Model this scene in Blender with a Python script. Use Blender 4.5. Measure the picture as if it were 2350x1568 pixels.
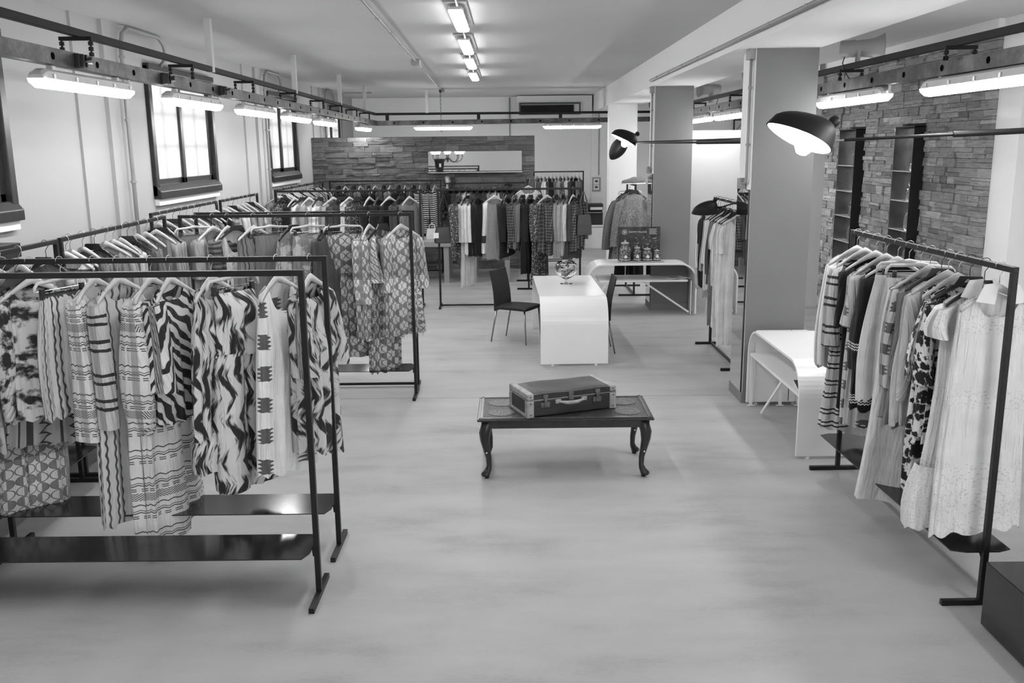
import bpy, bmesh, math, random
from mathutils import Vector, Matrix
from math import sin, cos, pi, radians as R_

random.seed(7)
for o in list(bpy.data.objects): bpy.data.objects.remove(o)
SC = bpy.context.scene
COL = SC.collection

# ------------------------------------------------------------------ camera, world, exposure
F = 2100.0
CAM_Z = 2.4
tilt = math.atan(446 / F)
roll = R_(0.6)
fw = Vector((0, cos(tilt), -sin(tilt)))
r0 = Vector((1, 0, 0))
u0 = r0.cross(fw)
rt = r0 * cos(roll) - u0 * sin(roll)
up = u0 * cos(roll) + r0 * sin(roll)
cd = bpy.data.cameras.new('camera')
cam = bpy.data.objects.new('camera', cd)
COL.objects.link(cam)
cd.sensor_width = 36
cd.lens = F * 36 / 2350
cd.clip_start = 0.05
cam.matrix_world = Matrix(((rt.x, up.x, -fw.x, 0), (rt.y, up.y, -fw.y, 0), (rt.z, up.z, -fw.z, CAM_Z), (0, 0, 0, 1)))
SC.camera = cam

w = bpy.data.worlds.new('world')
SC.world = w
w.use_nodes = True
bg = w.node_tree.nodes['Background']
bg.inputs[0].default_value = (1, 1, 1, 1)
bg.inputs[1].default_value = 3.6
TUBE = 27.0        # radiance of the fluorescent diffusers
SC.view_settings.view_transform = 'Standard'
SC.view_settings.look = 'None'
SC.view_settings.gamma = 1
SC.view_settings.exposure = 0.80
SC.view_settings.use_curve_mapping = False


# ------------------------------------------------------------------ materials
class NT:
    def __init__(s, name):
        s.m = bpy.data.materials.new(name)
        s.m.use_nodes = True
        s.t = s.m.node_tree
        s.b = s.t.nodes['Principled BSDF']

    def n(s, t, **k):
        x = s.t.nodes.new(t)
        for a, b in k.items(): setattr(x, a, b)
        return x

    def l(s, a, b): s.t.links.new(a, b)

    def put(s, sock, v):
        if hasattr(v, 'is_output'): s.l(v, sock)
        else: sock.default_value = v

    def M(s, op, a, b=None, c=None):
        x = s.n('ShaderNodeMath', operation=op)
        s.put(x.inputs[0], a)
        if b is not None: s.put(x.inputs[1], b)
        if c is not None: s.put(x.inputs[2], c)
        return x.outputs[0]

    def uv(s):
        x = s.n('ShaderNodeUVMap')
        sp = s.n('ShaderNodeSeparateXYZ')
        s.l(x.outputs[0], sp.inputs[0])
        return sp.outputs[0], sp.outputs[1], x.outputs[0]

    def vec(s, a, b, c=0.0):
        x = s.n('ShaderNodeCombineXYZ')
        s.put(x.inputs[0], a); s.put(x.inputs[1], b); s.put(x.inputs[2], c)
        return x.outputs[0]

    def noise(s, vec, sc, det=3.0, rough=0.5):
        x = s.n('ShaderNodeTexNoise')
        if vec is not None: s.l(vec, x.inputs['Vector'])
        x.inputs['Scale'].default_value = sc
        x.inputs['Detail'].default_value = det
        x.inputs['Roughness'].default_value = rough
        return x.outputs[0]

    def ramp(s, fac, stops):
        x = s.n('ShaderNodeValToRGB')
        e = x.color_ramp.elements
        while len(e) < len(stops): e.new(0.5)
        for i, (p, v) in enumerate(stops):
            e[i].position = p
            e[i].color = (v, v, v, 1)
        s.put(x.inputs[0], fac)
        return x.outputs[0]

    def bump(s, h, strength=0.3, dist=0.01):
        x = s.n('ShaderNodeBump')
        x.inputs['Strength'].default_value = strength
        x.inputs['Distance'].default_value = dist
        s.put(x.inputs['Height'], h)
        s.l(x.outputs[0], s.b.inputs['Normal'])

    def mix(s, f, a, b):   # scalar mix a..b
        d = s.M('SUBTRACT', b, a)
        return s.M('ADD', a, s.M('MULTIPLY', f, d))

    def obj(s):
        return s.n('ShaderNodeTexCoord').outputs['Object']

    def col(s, v):
        s.put(s.b.inputs['Base Color'], v)

    def set(s, rough=0.6, metal=0.0, spec=0.5):
        s.b.inputs['Roughness'].default_value = rough
        s.b.inputs['Metallic'].default_value = metal
        s.b.inputs['Specular IOR Level'].default_value = spec
        return s.m


def g(v): return (v, v, v, 1)


CACHE = {}


def plain(name, v, rough=0.6, metal=0.0, spec=0.5, var=0.06, nsc=6.0, bump=0.0, bsc=60.0):
    if name in CACHE: return CACHE[name]
    t = NT(name)
    o = t.obj()
    n = t.noise(o, nsc, 3)
    t.col(t.ramp(n, [(0.3, v * (1 - var)), (0.7, min(1, v * (1 + var)))]))
    if bump: t.bump(t.noise(o, bsc, 3), bump, 0.004)
    CACHE[name] = t.set(rough, metal, spec)
    return CACHE[name]


def emit(name, v, strength):
    t = NT(name)
    t.b.inputs['Base Color'].default_value = g(0.8)
    t.b.inputs['Emission Color'].default_value = g(v)
    t.b.inputs['Emission Strength'].default_value = strength
    return t.set(0.4)


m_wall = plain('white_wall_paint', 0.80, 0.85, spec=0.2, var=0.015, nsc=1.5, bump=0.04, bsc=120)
m_wallL_toned = plain('wall_paint_darkened_left', 0.42, 0.85, spec=0.2, var=0.02, nsc=1.5, bump=0.04, bsc=120)  # same white paint, darkened to offset the strong tube light here
m_ceil = plain('ceiling_paint', 0.62, 0.9, spec=0.1, var=0.012, nsc=1.0)
m_beam = plain('beam_paint', 0.84, 0.85, spec=0.2, var=0.01, nsc=1.2)
m_pgrey = plain('grey_pillar_paint', 0.20, 0.75, spec=0.2, var=0.03, nsc=2)
m_blk = plain('black_rack_steel', 0.010, 0.42, spec=0.35, var=0.3, nsc=9)
m_shelf = plain('black_shelf_steel', 0.012, 0.16, spec=0.6, var=0.2, nsc=3)
m_tubeblk = plain('black_square_tube', 0.012, 0.6, spec=0.25, var=0.2)
m_galv = NT('galvanised_channel')
_o = m_galv.obj()
m_galv.col(m_galv.ramp(m_galv.noise(_o, 5.0, 6, 0.7), [(0.32, 0.03), (0.5, 0.075), (0.70, 0.17)]))
m_galv = m_galv.set(0.42, 0.7)
m_hole = plain('dark_hole', 0.006, 0.9, spec=0)
m_conduit = plain('grey_plastic_conduit', 0.29, 0.4, var=0.04)
m_hpost = plain('white_hanging_post', 0.62, 0.6, var=0.02)
m_winfr = plain('dark_window_frame', 0.020, 0.35, var=0.3, nsc=12)
m_house = plain('fixture_housing', 0.55, 0.4, var=0.05)
m_tube = emit('fluorescent_diffuser', 1.0, TUBE)
m_bulb = emit('lamp_bulb', 1.0, 60)
m_white = plain('white_lacquer', 0.76, 0.22, spec=0.5, var=0.01)
m_whitem = plain('white_matt', 0.72, 0.6, var=0.02)
m_chair = plain('black_chair_fabric', 0.022, 0.75, spec=0.3, var=0.2, nsc=40, bump=0.3, bsc=400)
m_chrome = plain('brushed_metal', 0.30, 0.28, metal=0.9, var=0.1)
m_steel = plain('bright_steel', 0.6, 0.25, metal=1.0, var=0.05)
m_hookm = plain('hanger_hook_steel', 0.5, 0.3, metal=0.9, var=0.05)
m_hang = plain('pale_wood_hanger', 0.52, 0.4, var=0.1, nsc=20)
m_hangb = plain('black_hanger', 0.016, 0.35, var=0.2)
m_dark = plain('dark_plastic', 0.02, 0.4, var=0.2)
m_grey = plain('grey_plastic', 0.3, 0.45, var=0.05)
m_tablegrey = plain('grey_table_laminate', 0.32, 0.5, var=0.03)
m_lampblk = plain('black_lamp_lacquer', 0.008, 0.5, spec=0.25, var=0.1)
m_reflw = plain('white_reflector', 0.85, 0.4, var=0.0)
m_horn = plain('horn_speaker_plastic', 0.33, 0.45, var=0.04)
m_glass = NT('clear_glass')
m_glass.b.inputs['Transmission Weight'].default_value = 1
m_glass.b.inputs['Base Color'].default_value = g(0.95)
m_glass.b.inputs['IOR'].default_value = 1.45
m_glass = m_glass.set(0.02)
m_mirror = NT('mirror_silver')
m_mirror.col(g(0.86))
m_mirror = m_mirror.set(0.015, 1.0)

# frosted pane: lets daylight of the overcast sky through
_t = NT('frosted_window_pane')
_tr = _t.n('ShaderNodeBsdfTranslucent')
_u = _t.obj()
_wv = _t.n('ShaderNodeTexWave', wave_type='BANDS', bands_direction='Z')
_t.l(_u, _wv.inputs[0]); _wv.inputs['Scale'].default_value = 14
_wv.inputs['Distortion'].default_value = 0.6
_t.put(_tr.inputs[0], _t.ramp(_wv.outputs[0], [(0.0, 0.46), (1.0, 0.54)]))
_ms = _t.n('ShaderNodeMixShader'); _ms.inputs[0].default_value = 0.75
_t.l(_t.b.outputs[0], _ms.inputs[1]); _t.l(_tr.outputs[0], _ms.inputs[2])
_t.l(_ms.outputs[0], _t.t.nodes['Material Output'].inputs[0])
_t.col(g(0.8))
m_pane = _t.set(0.5)

# floor: trowelled resin, cloudy and brushed crosswise
_t = NT('resin_floor')
_o = _t.obj()
_mp = _t.n('ShaderNodeMapping'); _t.l(_o, _mp.inputs[0]); _mp.inputs['Scale'].default_value = (0.8, 2.4, 1)
_n1 = _t.noise(_mp.outputs[0], 1.3, 5, 0.55)
_n2 = _t.noise(_o, 1.1, 4, 0.55)
_mp3 = _t.n('ShaderNodeMapping'); _t.l(_o, _mp3.inputs[0]); _mp3.inputs['Scale'].default_value = (6.0, 30.0, 1)
_n3 = _t.noise(_mp3.outputs[0], 5.0, 5, 0.75)
_s = _t.M('ADD', _t.M('MULTIPLY', _n1, 0.45), _t.M('ADD', _t.M('MULTIPLY', _n2, 0.30), _t.M('MULTIPLY', _n3, 0.25)))
_t.col(_t.ramp(_s, [(0.36, 0.265), (0.47, 0.345), (0.62, 0.395)]))
_t.l(_t.ramp(_n1, [(0.3, 0.62), (0.7, 0.45)]), _t.b.inputs['Roughness'])
_t.bump(_n3, 0.05, 0.003)
m_floor = _t.m
_t.b.inputs['Specular IOR Level'].default_value = 0.4


def stone_mat(name, island, gain=1.0):
    t = NT(name)
    o = t.n('ShaderNodeTexCoord').outputs['Generated']
    geo = t.n('ShaderNodeNewGeometry')
    if island: rnd = geo.outputs['Random Per Island']
    else: rnd = t.n('ShaderNodeObjectInfo').outputs['Random']
    pos = geo.outputs['Position']
    mp = t.n('ShaderNodeMapping'); t.l(pos, mp.inputs[0]); mp.inputs['Scale'].default_value = (1.2, 1.2, 9.0)
    n = t.noise(mp.outputs[0], 5.0, 8, 0.72)
    base = t.ramp(rnd, [(0.0, 0.15), (0.12, 0.23), (0.6, 0.29), (0.88, 0.34), (1.0, 0.44)])
    k = t.ramp(n, [(0.3, 0.55), (0.5, 1.0), (0.72, 1.25)])
    t.col(t.M('MULTIPLY', t.M('MULTIPLY', base, gain), k))
    t.bump(t.M('ADD', n, t.M('MULTIPLY', t.noise(pos, 45, 4), 0.35)), 0.75, 0.016)
    return t.set(0.85, 0, 0.25)


m_stone = stone_mat('stacked_stone', False)
m_stone_j = stone_mat('stacked_stone_joined', True)
m_stone2 = stone_mat('darker_stacked_stone', False, .58)
m_stone2_j = stone_mat('darker_stacked_stone_joined', True, .58)
m_grout = plain('dark_joint', 0.045, 0.95, spec=0)


# ---- cloth patterns, all in UV metres (u round the garment, v height)
def cloth(name, kind, a, b=0.1, s=1.0, c=None):
    key = (name)
    if key in CACHE: return CACHE[key]
    t = NT(name)
    u, v, uvv = t.uv()
    nz = t.noise(uvv, 9.0, 3)
    if kind == 'plain':
        col = t.ramp(nz, [(0.3, a * 0.9), (0.7, a * 1.08)])
    elif kind == 'vstripe':
        x = t.M('SINE', t.M('MULTIPLY', t.M('ADD', u, t.M('MULTIPLY', t.M('SINE', t.M('MULTIPLY', v, 90 * s)), 0.0035)), 190 * s))
        y = t.M('SINE', t.M('MULTIPLY', u, 71 * s))
        col = t.mix(t.M('MULTIPLY', t.M('GREATER_THAN', x, 0.45), t.M('GREATER_THAN', y, -0.35)), a, b)
    elif kind == 'hstripe':
        x = t.M('SINE', t.M('MULTIPLY', t.M('ADD', v, t.M('MULTIPLY', nz, 0.02)), 130 * s))
        y = t.M('SINE', t.M('MULTIPLY', v, 37 * s))
        col = t.mix(t.M('MULTIPLY', t.M('GREATER_THAN', x, 0.3), t.M('GREATER_THAN', y, -0.1)), a, b)
    elif kind == 'bold':      # broad even bands
        x = t.M('SINE', t.M('MULTIPLY', v, 160 * s))
        col = t.mix(t.M('GREATER_THAN', x, 0.0), a, b)
    elif kind == 'dash':      # rows of dashes, rows of waves, bands of chevrons
        p = 0.165 / s
        f = t.M('FRACT', t.M('DIVIDE', v, p))
        wav = t.M('MULTIPLY', t.M('PINGPONG', u, 0.02), 0.35)
        def line(pos, wd, wobble, dash):
            q = t.M('ABSOLUTE', t.M('SUBTRACT', t.M('ADD', f, t.M('MULTIPLY', wav, wobble / p)), pos))
            r = t.M('LESS_THAN', q, wd)
            if dash: r = t.M('MULTIPLY', r, t.M('GREATER_THAN', t.M('FRACT', t.M('MULTIPLY', u, 26)), 0.38))
            return r
        r = line(0.08, 0.018, 0, True)
        for z in (line(0.15, 0.018, 0, True), line(0.30, 0.02, 1.4, False), line(0.38, 0.014, 1.4, False), line(0.58, 0.022, 1.4, False)):
            r = t.M('MAXIMUM', r, z)
        che = t.M('MULTIPLY', t.M('GREATER_THAN', f, 0.72), t.M('GREATER_THAN', t.M('SINE', t.M('MULTIPLY', t.M('ADD', v, t.M('PINGPONG', u, 0.05)), 520)), 0.0))
        gate = t.M('GREATER_THAN', t.M('SINE', t.M('MULTIPLY', v, 2 * pi / (3 * p))), 0.2)
        r = t.M('MAXIMUM', r, t.M('MULTIPLY', che, gate))
        col = t.mix(r, a, b)
    elif kind == 'ikat':      # upright flame strokes
        us = t.M('ADD', u, t.M('MULTIPLY', t.M('PINGPONG', v, 0.13), 0.34))
        mp = t.vec(t.M('MULTIPLY', us, 26 * s), t.M('MULTIPLY', v, 5.5 * s))
        n2 = t.noise(mp, 1.0, 2, 0.5)
        mp2 = t.vec(t.M('MULTIPLY', us, 110 * s), t.M('MULTIPLY', v, 9 * s))
        n3 = t.noise(mp2, 1.0, 2, 0.5)
        col = t.ramp(t.M('ADD', t.M('MULTIPLY', n2, .8), t.M('MULTIPLY', n3, .2)), [(0.45, b), (0.485, a * 0.5), (0.51, a)])
    elif kind == 'zebra':
        n2 = t.noise(uvv, 5, 2)
        wv = t.M('SINE', t.M('ADD', t.M('MULTIPLY', t.M('ADD', v, t.M('MULTIPLY', u, 1.1)), 75 * s), t.M('MULTIPLY', n2, 20)))
        col = t.ramp(t.M('MULTIPLY_ADD', wv, 0.5, 0.5), [(0.42, b), (0.5, a * 0.5), (0.58, a)])
    elif kind == 'blots':     # large soft dark blots
        n2 = t.noise(uvv, 7.5 * s, 3, 0.6)
        col = t.ramp(n2, [(0.47, a), (0.53, (a + b) * 0.35), (0.58, b)])
    elif kind == 'floral':
        vo = t.n('ShaderNodeTexVoronoi'); vo.inputs['Scale'].default_value = 26 * s
        t.l(uvv, vo.inputs['Vector'])
        n2 = t.noise(uvv, 38 * s, 3, 0.6)
        n3 = t.noise(uvv, 7 * s, 2)
        q = t.M('ADD', t.M('MULTIPLY', vo.outputs[0], 0.5), t.M('ADD', t.M('MULTIPLY', n2, 0.6), t.M('MULTIPLY', n3, -0.55)))
        col = t.ramp(q, [(0.27, b), (0.31, a * 0.6), (0.345, a)])
    elif kind == 'geo':       # rounds split light and dark in a grid
        k = 15 * s
        fu = t.M('SUBTRACT', t.M('FRACT', t.M('MULTIPLY', u, k)), 0.5)
        fv = t.M('SUBTRACT', t.M('FRACT', t.M('MULTIPLY', v, k * 0.8)), 0.5)
        d = t.M('SQRT', t.M('ADD', t.M('MULTIPLY', fu, fu), t.M('MULTIPLY', fv, fv)))
        disc = t.M('LESS_THAN', d, 0.44)
        ring = t.M('LESS_THAN', t.M('ABSOLUTE', t.M('SUBTRACT', d, 0.46)), 0.04)
        ck = t.M('GREATER_THAN', t.M('MULTIPLY', t.M('SINE', t.M('MULTIPLY', u, k * pi)), t.M('SINE', t.M('MULTIPLY', v, k * 0.8 * pi))), 0.0)
        half = t.M('GREATER_THAN', t.M('MULTIPLY', fu, t.M('MULTIPLY_ADD', ck, 2.0, -1.0)), 0.0)
        band = t.ramp(t.M('FRACT', t.M('MULTIPLY', v, 1.7)), [(0.0, 0.75), (0.4, 1.0), (0.7, 1.35)])
        cc = t.mix(t.M('MULTIPLY', disc, half), a, b)
        cc = t.mix(ring, cc, b * 0.8)
        col = t.M('MULTIPLY', cc, band)
    elif kind == 'plaid':
        x = t.M('GREATER_THAN', t.M('SINE', t.M('MULTIPLY', u, 150 * s)), 0.55)
        y = t.M('GREATER_THAN', t.M('SINE', t.M('MULTIPLY', v, 150 * s)), 0.55)
        col = t.mix(t.M('MULTIPLY', t.M('ADD', x, y), 0.5), a, b)
    elif kind == 'dots':
        vo = t.n('ShaderNodeTexVoronoi'); vo.inputs['Scale'].default_value = 60 * s
        t.l(uvv, vo.inputs['Vector'])
        col = t.ramp(vo.outputs[0], [(0.3, b), (0.36, a)])
    elif kind == 'zigzag':    # embroidered bands of triangles
        p = 0.12 / s
        fu = t.M('FRACT', t.M('DIVIDE', u, p))
        tri = t.M('PINGPONG', v, 0.03)
        q = t.M('LESS_THAN', t.M('ABSOLUTE', t.M('SUBTRACT', t.M('MULTIPLY', fu, p), t.M('ADD', tri, 0.015))), 0.006)
        q = t.M('MAXIMUM', q, t.M('GREATER_THAN', fu, 0.86))
        q = t.M('MAXIMUM', q, t.M('LESS_THAN', t.M('ABSOLUTE', t.M('SUBTRACT', fu, 0.66)), 0.03))
        col = t.mix(q, a, b)
    elif kind == 'blocks':    # sparse dark motifs on a plain ground
        fu = t.M('FRACT', t.M('MULTIPLY', u, 4.2 * s))
        fv = t.M('FRACT', t.M('MULTIPLY', v, 5.5 * s))
        e = t.M('MULTIPLY', t.M('SINE', t.M('MULTIPLY', v, 260)), 0.06)
        q = t.M('MULTIPLY', t.M('LESS_THAN', t.M('ABSOLUTE', t.M('SUBTRACT', fu, t.M('ADD', e, 0.5))), 0.2), t.M('LESS_THAN', t.M('ABSOLUTE', t.M('SUBTRACT', fv, 0.5)), 0.24))
        col = t.mix(q, a, b)
    elif kind == 'lace':
        vo = t.n('ShaderNodeTexVoronoi'); vo.inputs['Scale'].default_value = 75 * s
        t.l(uvv, vo.inputs['Vector'])
        band = t.M('GREATER_THAN', t.M('SINE', t.M('MULTIPLY', v, 16.0)), 0.72)
        low = t.M('LESS_THAN', v, -1.05)
        msk = t.M('MAXIMUM', band, low)
        col = t.mix(t.M('MULTIPLY', msk, t.M('LESS_THAN', vo.outputs[0], 0.33)), a, a * 0.80)
    elif kind == 'fuzz':
        n2 = t.noise(uvv, 90 * s, 4, 0.7)
        col = t.ramp(n2, [(0.35, b), (0.65, a)])
        t.bump(n2, 1.0, 0.02)
    elif kind == 'trim':      # dark cloth with a pale zigzag trim low down
        q = t.M('ABSOLUTE', t.M('SUBTRACT', t.M('ADD', v, t.M('PINGPONG', u, 0.008)), -c))
        q = t.M('MULTIPLY', t.M('LESS_THAN', q, 0.03), t.M('GREATER_THAN', t.M('SINE', t.M('MULTIPLY', t.M('ADD', v, t.M('PINGPONG', u, 0.008)), 360)), 0.1))
        col = t.mix(q, a, b)
    if kind != 'plain': col = t.M('MULTIPLY', col, t.ramp(nz, [(0.3, 0.93), (0.7, 1.05)]))
    t.col(col)
    if kind != 'fuzz': t.bump(t.noise(t.vec(t.M('MULTIPLY', u, 16), t.M('MULTIPLY', v, 1.8)), 2.0, 3), 0.9, 0.035)
    t.b.inputs['Sheen Weight'].default_value = 0.08
    CACHE[key] = t.set(0.85, 0, 0.15)
    return CACHE[key]


# ------------------------------------------------------------------ mesh helpers
class MB:
    def __init__(s):
        s.v = []; s.f = []; s.uv = None; s.mi = []

    def add(s, vs, fs):
        o = len(s.v)
        s.v += [tuple(p) for p in vs]
        s.f += [tuple(i + o for i in q) for q in fs]
        return s

    def box(s, x0, x1, y0, y1, z0, z1):
        vs = [(x, y, z) for z in (z0, z1) for y in (y0, y1) for x in (x0, x1)]
        return s.add(vs, [(0, 2, 3, 1), (4, 5, 7, 6), (0, 1, 5, 4), (2, 6, 7, 3), (0, 4, 6, 2), (1, 3, 7, 5)])

    def bar(s, a, b, w_, h_, upv=(0, 0, 1)):
        a, b = Vector(a), Vector(b)
        d = (b - a).normalized()
        u = Vector(upv)
        if abs(d.dot(u)) > 0.95: u = Vector((0, 1, 0))
        x = d.cross(u).normalized(); z = x.cross(d)
        vs = []
        for p in (a, b):
            for i, j in ((-1, -1), (1, -1), (1, 1), (-1, 1)): vs.append(p + x * i * w_ / 2 + z * j * h_ / 2)
        return s.add(vs, [(3, 2, 1, 0), (4, 5, 6, 7), (0, 1, 5, 4), (1, 2, 6, 5), (2, 3, 7, 6), (3, 0, 4, 7)])

    def tube(s, pts, r, n=8, cap=True, flat=1.0):
        pts = [Vector(p) for p in pts]
        rs = r if isinstance(r, (list, tuple)) else [r] * len(pts)
        prev = None; o = len(s.v); m = len(pts)
        for i, p in enumerate(pts):
            d = (pts[min(i + 1, m - 1)] - pts[max(i - 1, 0)]).normalized()
            if prev is None:
                a = Vector((0, 0, 1)) if abs(d.z) < 0.9 else Vector((1, 0, 0))
                x = d.cross(a).normalized()
            else: x = (prev - d * prev.dot(d)).normalized()
            prev = x
            y = d.cross(x)
            for k in range(n):
                t = 2 * pi * k / n
                s.v.append(tuple(p + (x * cos(t) + y * sin(t) * flat) * rs[i]))
        for i in range(m - 1):
            for k in range(n):
                k2 = (k + 1) % n
                s.f.append((o + i * n + k, o + i * n + k2, o + (i + 1) * n + k2, o + (i + 1) * n + k))
        if cap:
            s.f.append(tuple(o + k for k in reversed(range(n))))
            s.f.append(tuple(o + (m - 1) * n + k for k in range(n)))
        return s

    def lathe(s, prof, n=20, c=(0, 0, 0), sx=1, sy=1):
        o = len(s.v); m = len(prof)
        for r, z in prof:
            for k in range(n):
                t = 2 * pi * k / n
                s.v.append((c[0] + r * cos(t) * sx, c[1] + r * sin(t) * sy, c[2] + z))
        for i in range(m - 1):
            for k in range(n):
                k2 = (k + 1) % n
                s.f.append((o + i * n + k, o + i * n + k2, o + (i + 1) * n + k2, o + (i + 1) * n + k))
        if prof[0][0] > 1e-4: s.f.append(tuple(o + k for k in reversed(range(n))))
        if prof[-1][0] > 1e-4: s.f.append(tuple(o + (m - 1) * n + k for k in range(n)))
        return s

    def prism(s, poly, axis, a, b):
        # poly of (p,q); axis 'x': (y,z), 'y': (x,z), 'z': (x,y)
        def P(p, q, t): return (t, p, q) if axis == 'x' else ((p, t, q) if axis == 'y' else (p, q, t))
        n = len(poly)
        vs = [P(p, q, a) for p, q in poly] + [P(p, q, b) for p, q in poly]
        fs = [tuple(reversed(range(n))), tuple(range(n, 2 * n))] + [(i, (i + 1) % n, (i + 1) % n + n, i + n) for i in range(n)]
        return s.add(vs, fs)

    def xf(s, M, start=0):
        for i in range(start, len(s.v)): s.v[i] = tuple(M @ Vector(s.v[i]))
        return s

    def mesh(s, name, mat, smooth=False):
        me = bpy.data.meshes.new(name)
        me.from_pydata(s.v, [], s.f)
        if s.uv:
            ul = me.uv_layers.new(name='UVMap')
            for l in me.loops: ul.data[l.index].uv = s.uv[l.vertex_index]
        if smooth: me.polygons.foreach_set('use_smooth', [True] * len(me.polygons))
        if mat: me.materials.append(mat)
        bm = bmesh.new(); bm.from_mesh(me)
        bmesh.ops.recalc_face_normals(bm, faces=bm.faces)
        bm.to_mesh(me); bm.free()
        me.update()
        return me

    def obj(s, name, mat, parent=None, smooth=False, bev=0.0, loc=None):
        return link(name, s.mesh(name, mat, smooth), parent, bev, loc)


def link(name, me, parent=None, bev=0.0, loc=None):
    o = bpy.data.objects.new(name, me)
    COL.objects.link(o)
    if parent: o.parent = parent
    if loc: o.location = loc
    if bev:
        b = o.modifiers.new('bevel', 'BEVEL'); b.width = bev; b.segments = 2; b.limit_method = 'ANGLE'
    return o


def tag(o, label, cat, group=None):
    o['label'] = label; o['category'] = cat
    if group: o['group'] = group
    return o


def thing(name, label, cat, loc=(0, 0, 0), rz=0, group=None):
    o = bpy.data.objects.new(name, None)
    COL.objects.link(o)
    o.empty_display_size = 0.1
    o.location = loc; o.rotation_euler = (0, 0, rz)
    return tag(o, label, cat, group)


def struct(o, label=None):
    o['kind'] = 'structure'
    if label: o['label'] = label
    return o


def box(name, mat, x0, x1, y0, y1, z0, z1, parent=None, bev=0.0):
    return MB().box(x0, x1, y0, y1, z0, z1).obj(name, mat, parent, bev=bev)


def dup(root, loc, rz, label=None, group=None):
    r = root.copy(); COL.objects.link(r)
    r.location = loc; r.rotation_euler = (root.rotation_euler[0], root.rotation_euler[1], rz)
    if label: r['label'] = label
    if group: r['group'] = group
    for ch in list(root.children):
        c = ch.copy(); COL.objects.link(c); c.parent = r
        for g2 in ch.children:
            d = g2.copy(); COL.objects.link(d); d.parent = c
    return r


ORD = ['first', 'second', 'third', 'fourth', 'fifth', 'sixth', 'seventh', 'eighth', 'ninth', 'tenth', 'eleventh', 'twelfth',
       'thirteenth', 'fourteenth', 'fifteenth', 'sixteenth', 'seventeenth', 'eighteenth', 'nineteenth', 'twentieth',
       'twenty-first', 'twenty-second', 'twenty-third', 'twenty-fourth', 'twenty-fifth', 'twenty-sixth']

# ================================================================== STRUCTURE
CZ = 3.62
YB = 23.4
fl = struct(bpy.data.objects.new('floor', None)); COL.objects.link(fl)
for a, b in ((-4.0, 8.662), (8.671, YB + .1)):
    box('slab', m_floor, -4.0, 6.3, a, b, -0.12, 0, fl)
struct(box('ceiling', m_ceil, -4.1, 6.3, -4.0, YB + .2, CZ, CZ + .12))

# left wall with window openings
WIN = [(0.1, 2.2), (5.12, 7.2), (10.18, 12.25), (15.1, 17.02), (19.75, 21.55)]
Z0, Z1 = 1.93, 3.27
mb = MB()
y = -4.0
for a, b in WIN:
    mb.box(-4.15, -3.9, y, a, 0, CZ); mb.box(-4.15, -3.9, a, b, 0, Z0); mb.box(-4.15, -3.9, a, b, Z1, CZ)
    y = b
mb.box(-4.15, -3.9, y, YB, 0, CZ)
struct(mb.obj('wall_left', m_wallL_toned))
struct(box('wall_back', m_wall, -4.15, 6.3, YB, YB + .15, 0, CZ))
mb = MB().box(-4.15, 6.3, -4.15, -4.0, 0, .3).box(-4.15, 6.3, -4.15, -4.0, 3.3, CZ).box(-4.15, .9, -4.15, -4.0, .3, 3.3).box(5.9, 6.3, -4.15, -4.0, .3, 3.3)
struct(mb.obj('wall_front', m_wall))
_t = NT('frosted_fill_glass')  # unseen glazing, added to bring soft fill daylight from the front
_tr = _t.n('ShaderNodeBsdfTranslucent'); _tr.inputs[0].default_value = g(0.98)
_t.l(_tr.outputs[0], _t.t.nodes['Material Output'].inputs[0])
m_fillglass = _t.m
wn = struct(bpy.data.objects.new('window_7', None)); COL.objects.link(wn)
wn['label'] = 'wide frosted fill glazing added behind the camera'
for k in range(3):
    box('pane', m_fillglass, .9 + k * 1.66 + .03, .9 + (k + 1) * 1.66 - .03, -4.08, -4.07, .3, 3.3, wn)
    box('mullion', m_winfr, .9 + k * 1.66 - .03, .9 + k * 1.66 + .03, -4.12, -4.02, .3, 3.3, wn)
struct(box('wall_right', m_wall, 6.2, 6.35, -4.0, YB, 0, CZ))
for i, yc in enumerate((3.95, 9.0, 14.3, 19.1)):
    mb = MB().box(-3.9, -3.875, yc - .5, yc + .42, 0, CZ).box(-3.875, -3.835, yc + .05, yc + .42, 0, CZ)
    struct(mb.obj('trim_%d' % (i + 1), m_wallL_toned), 'shallow white pilaster on the left wall')
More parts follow.
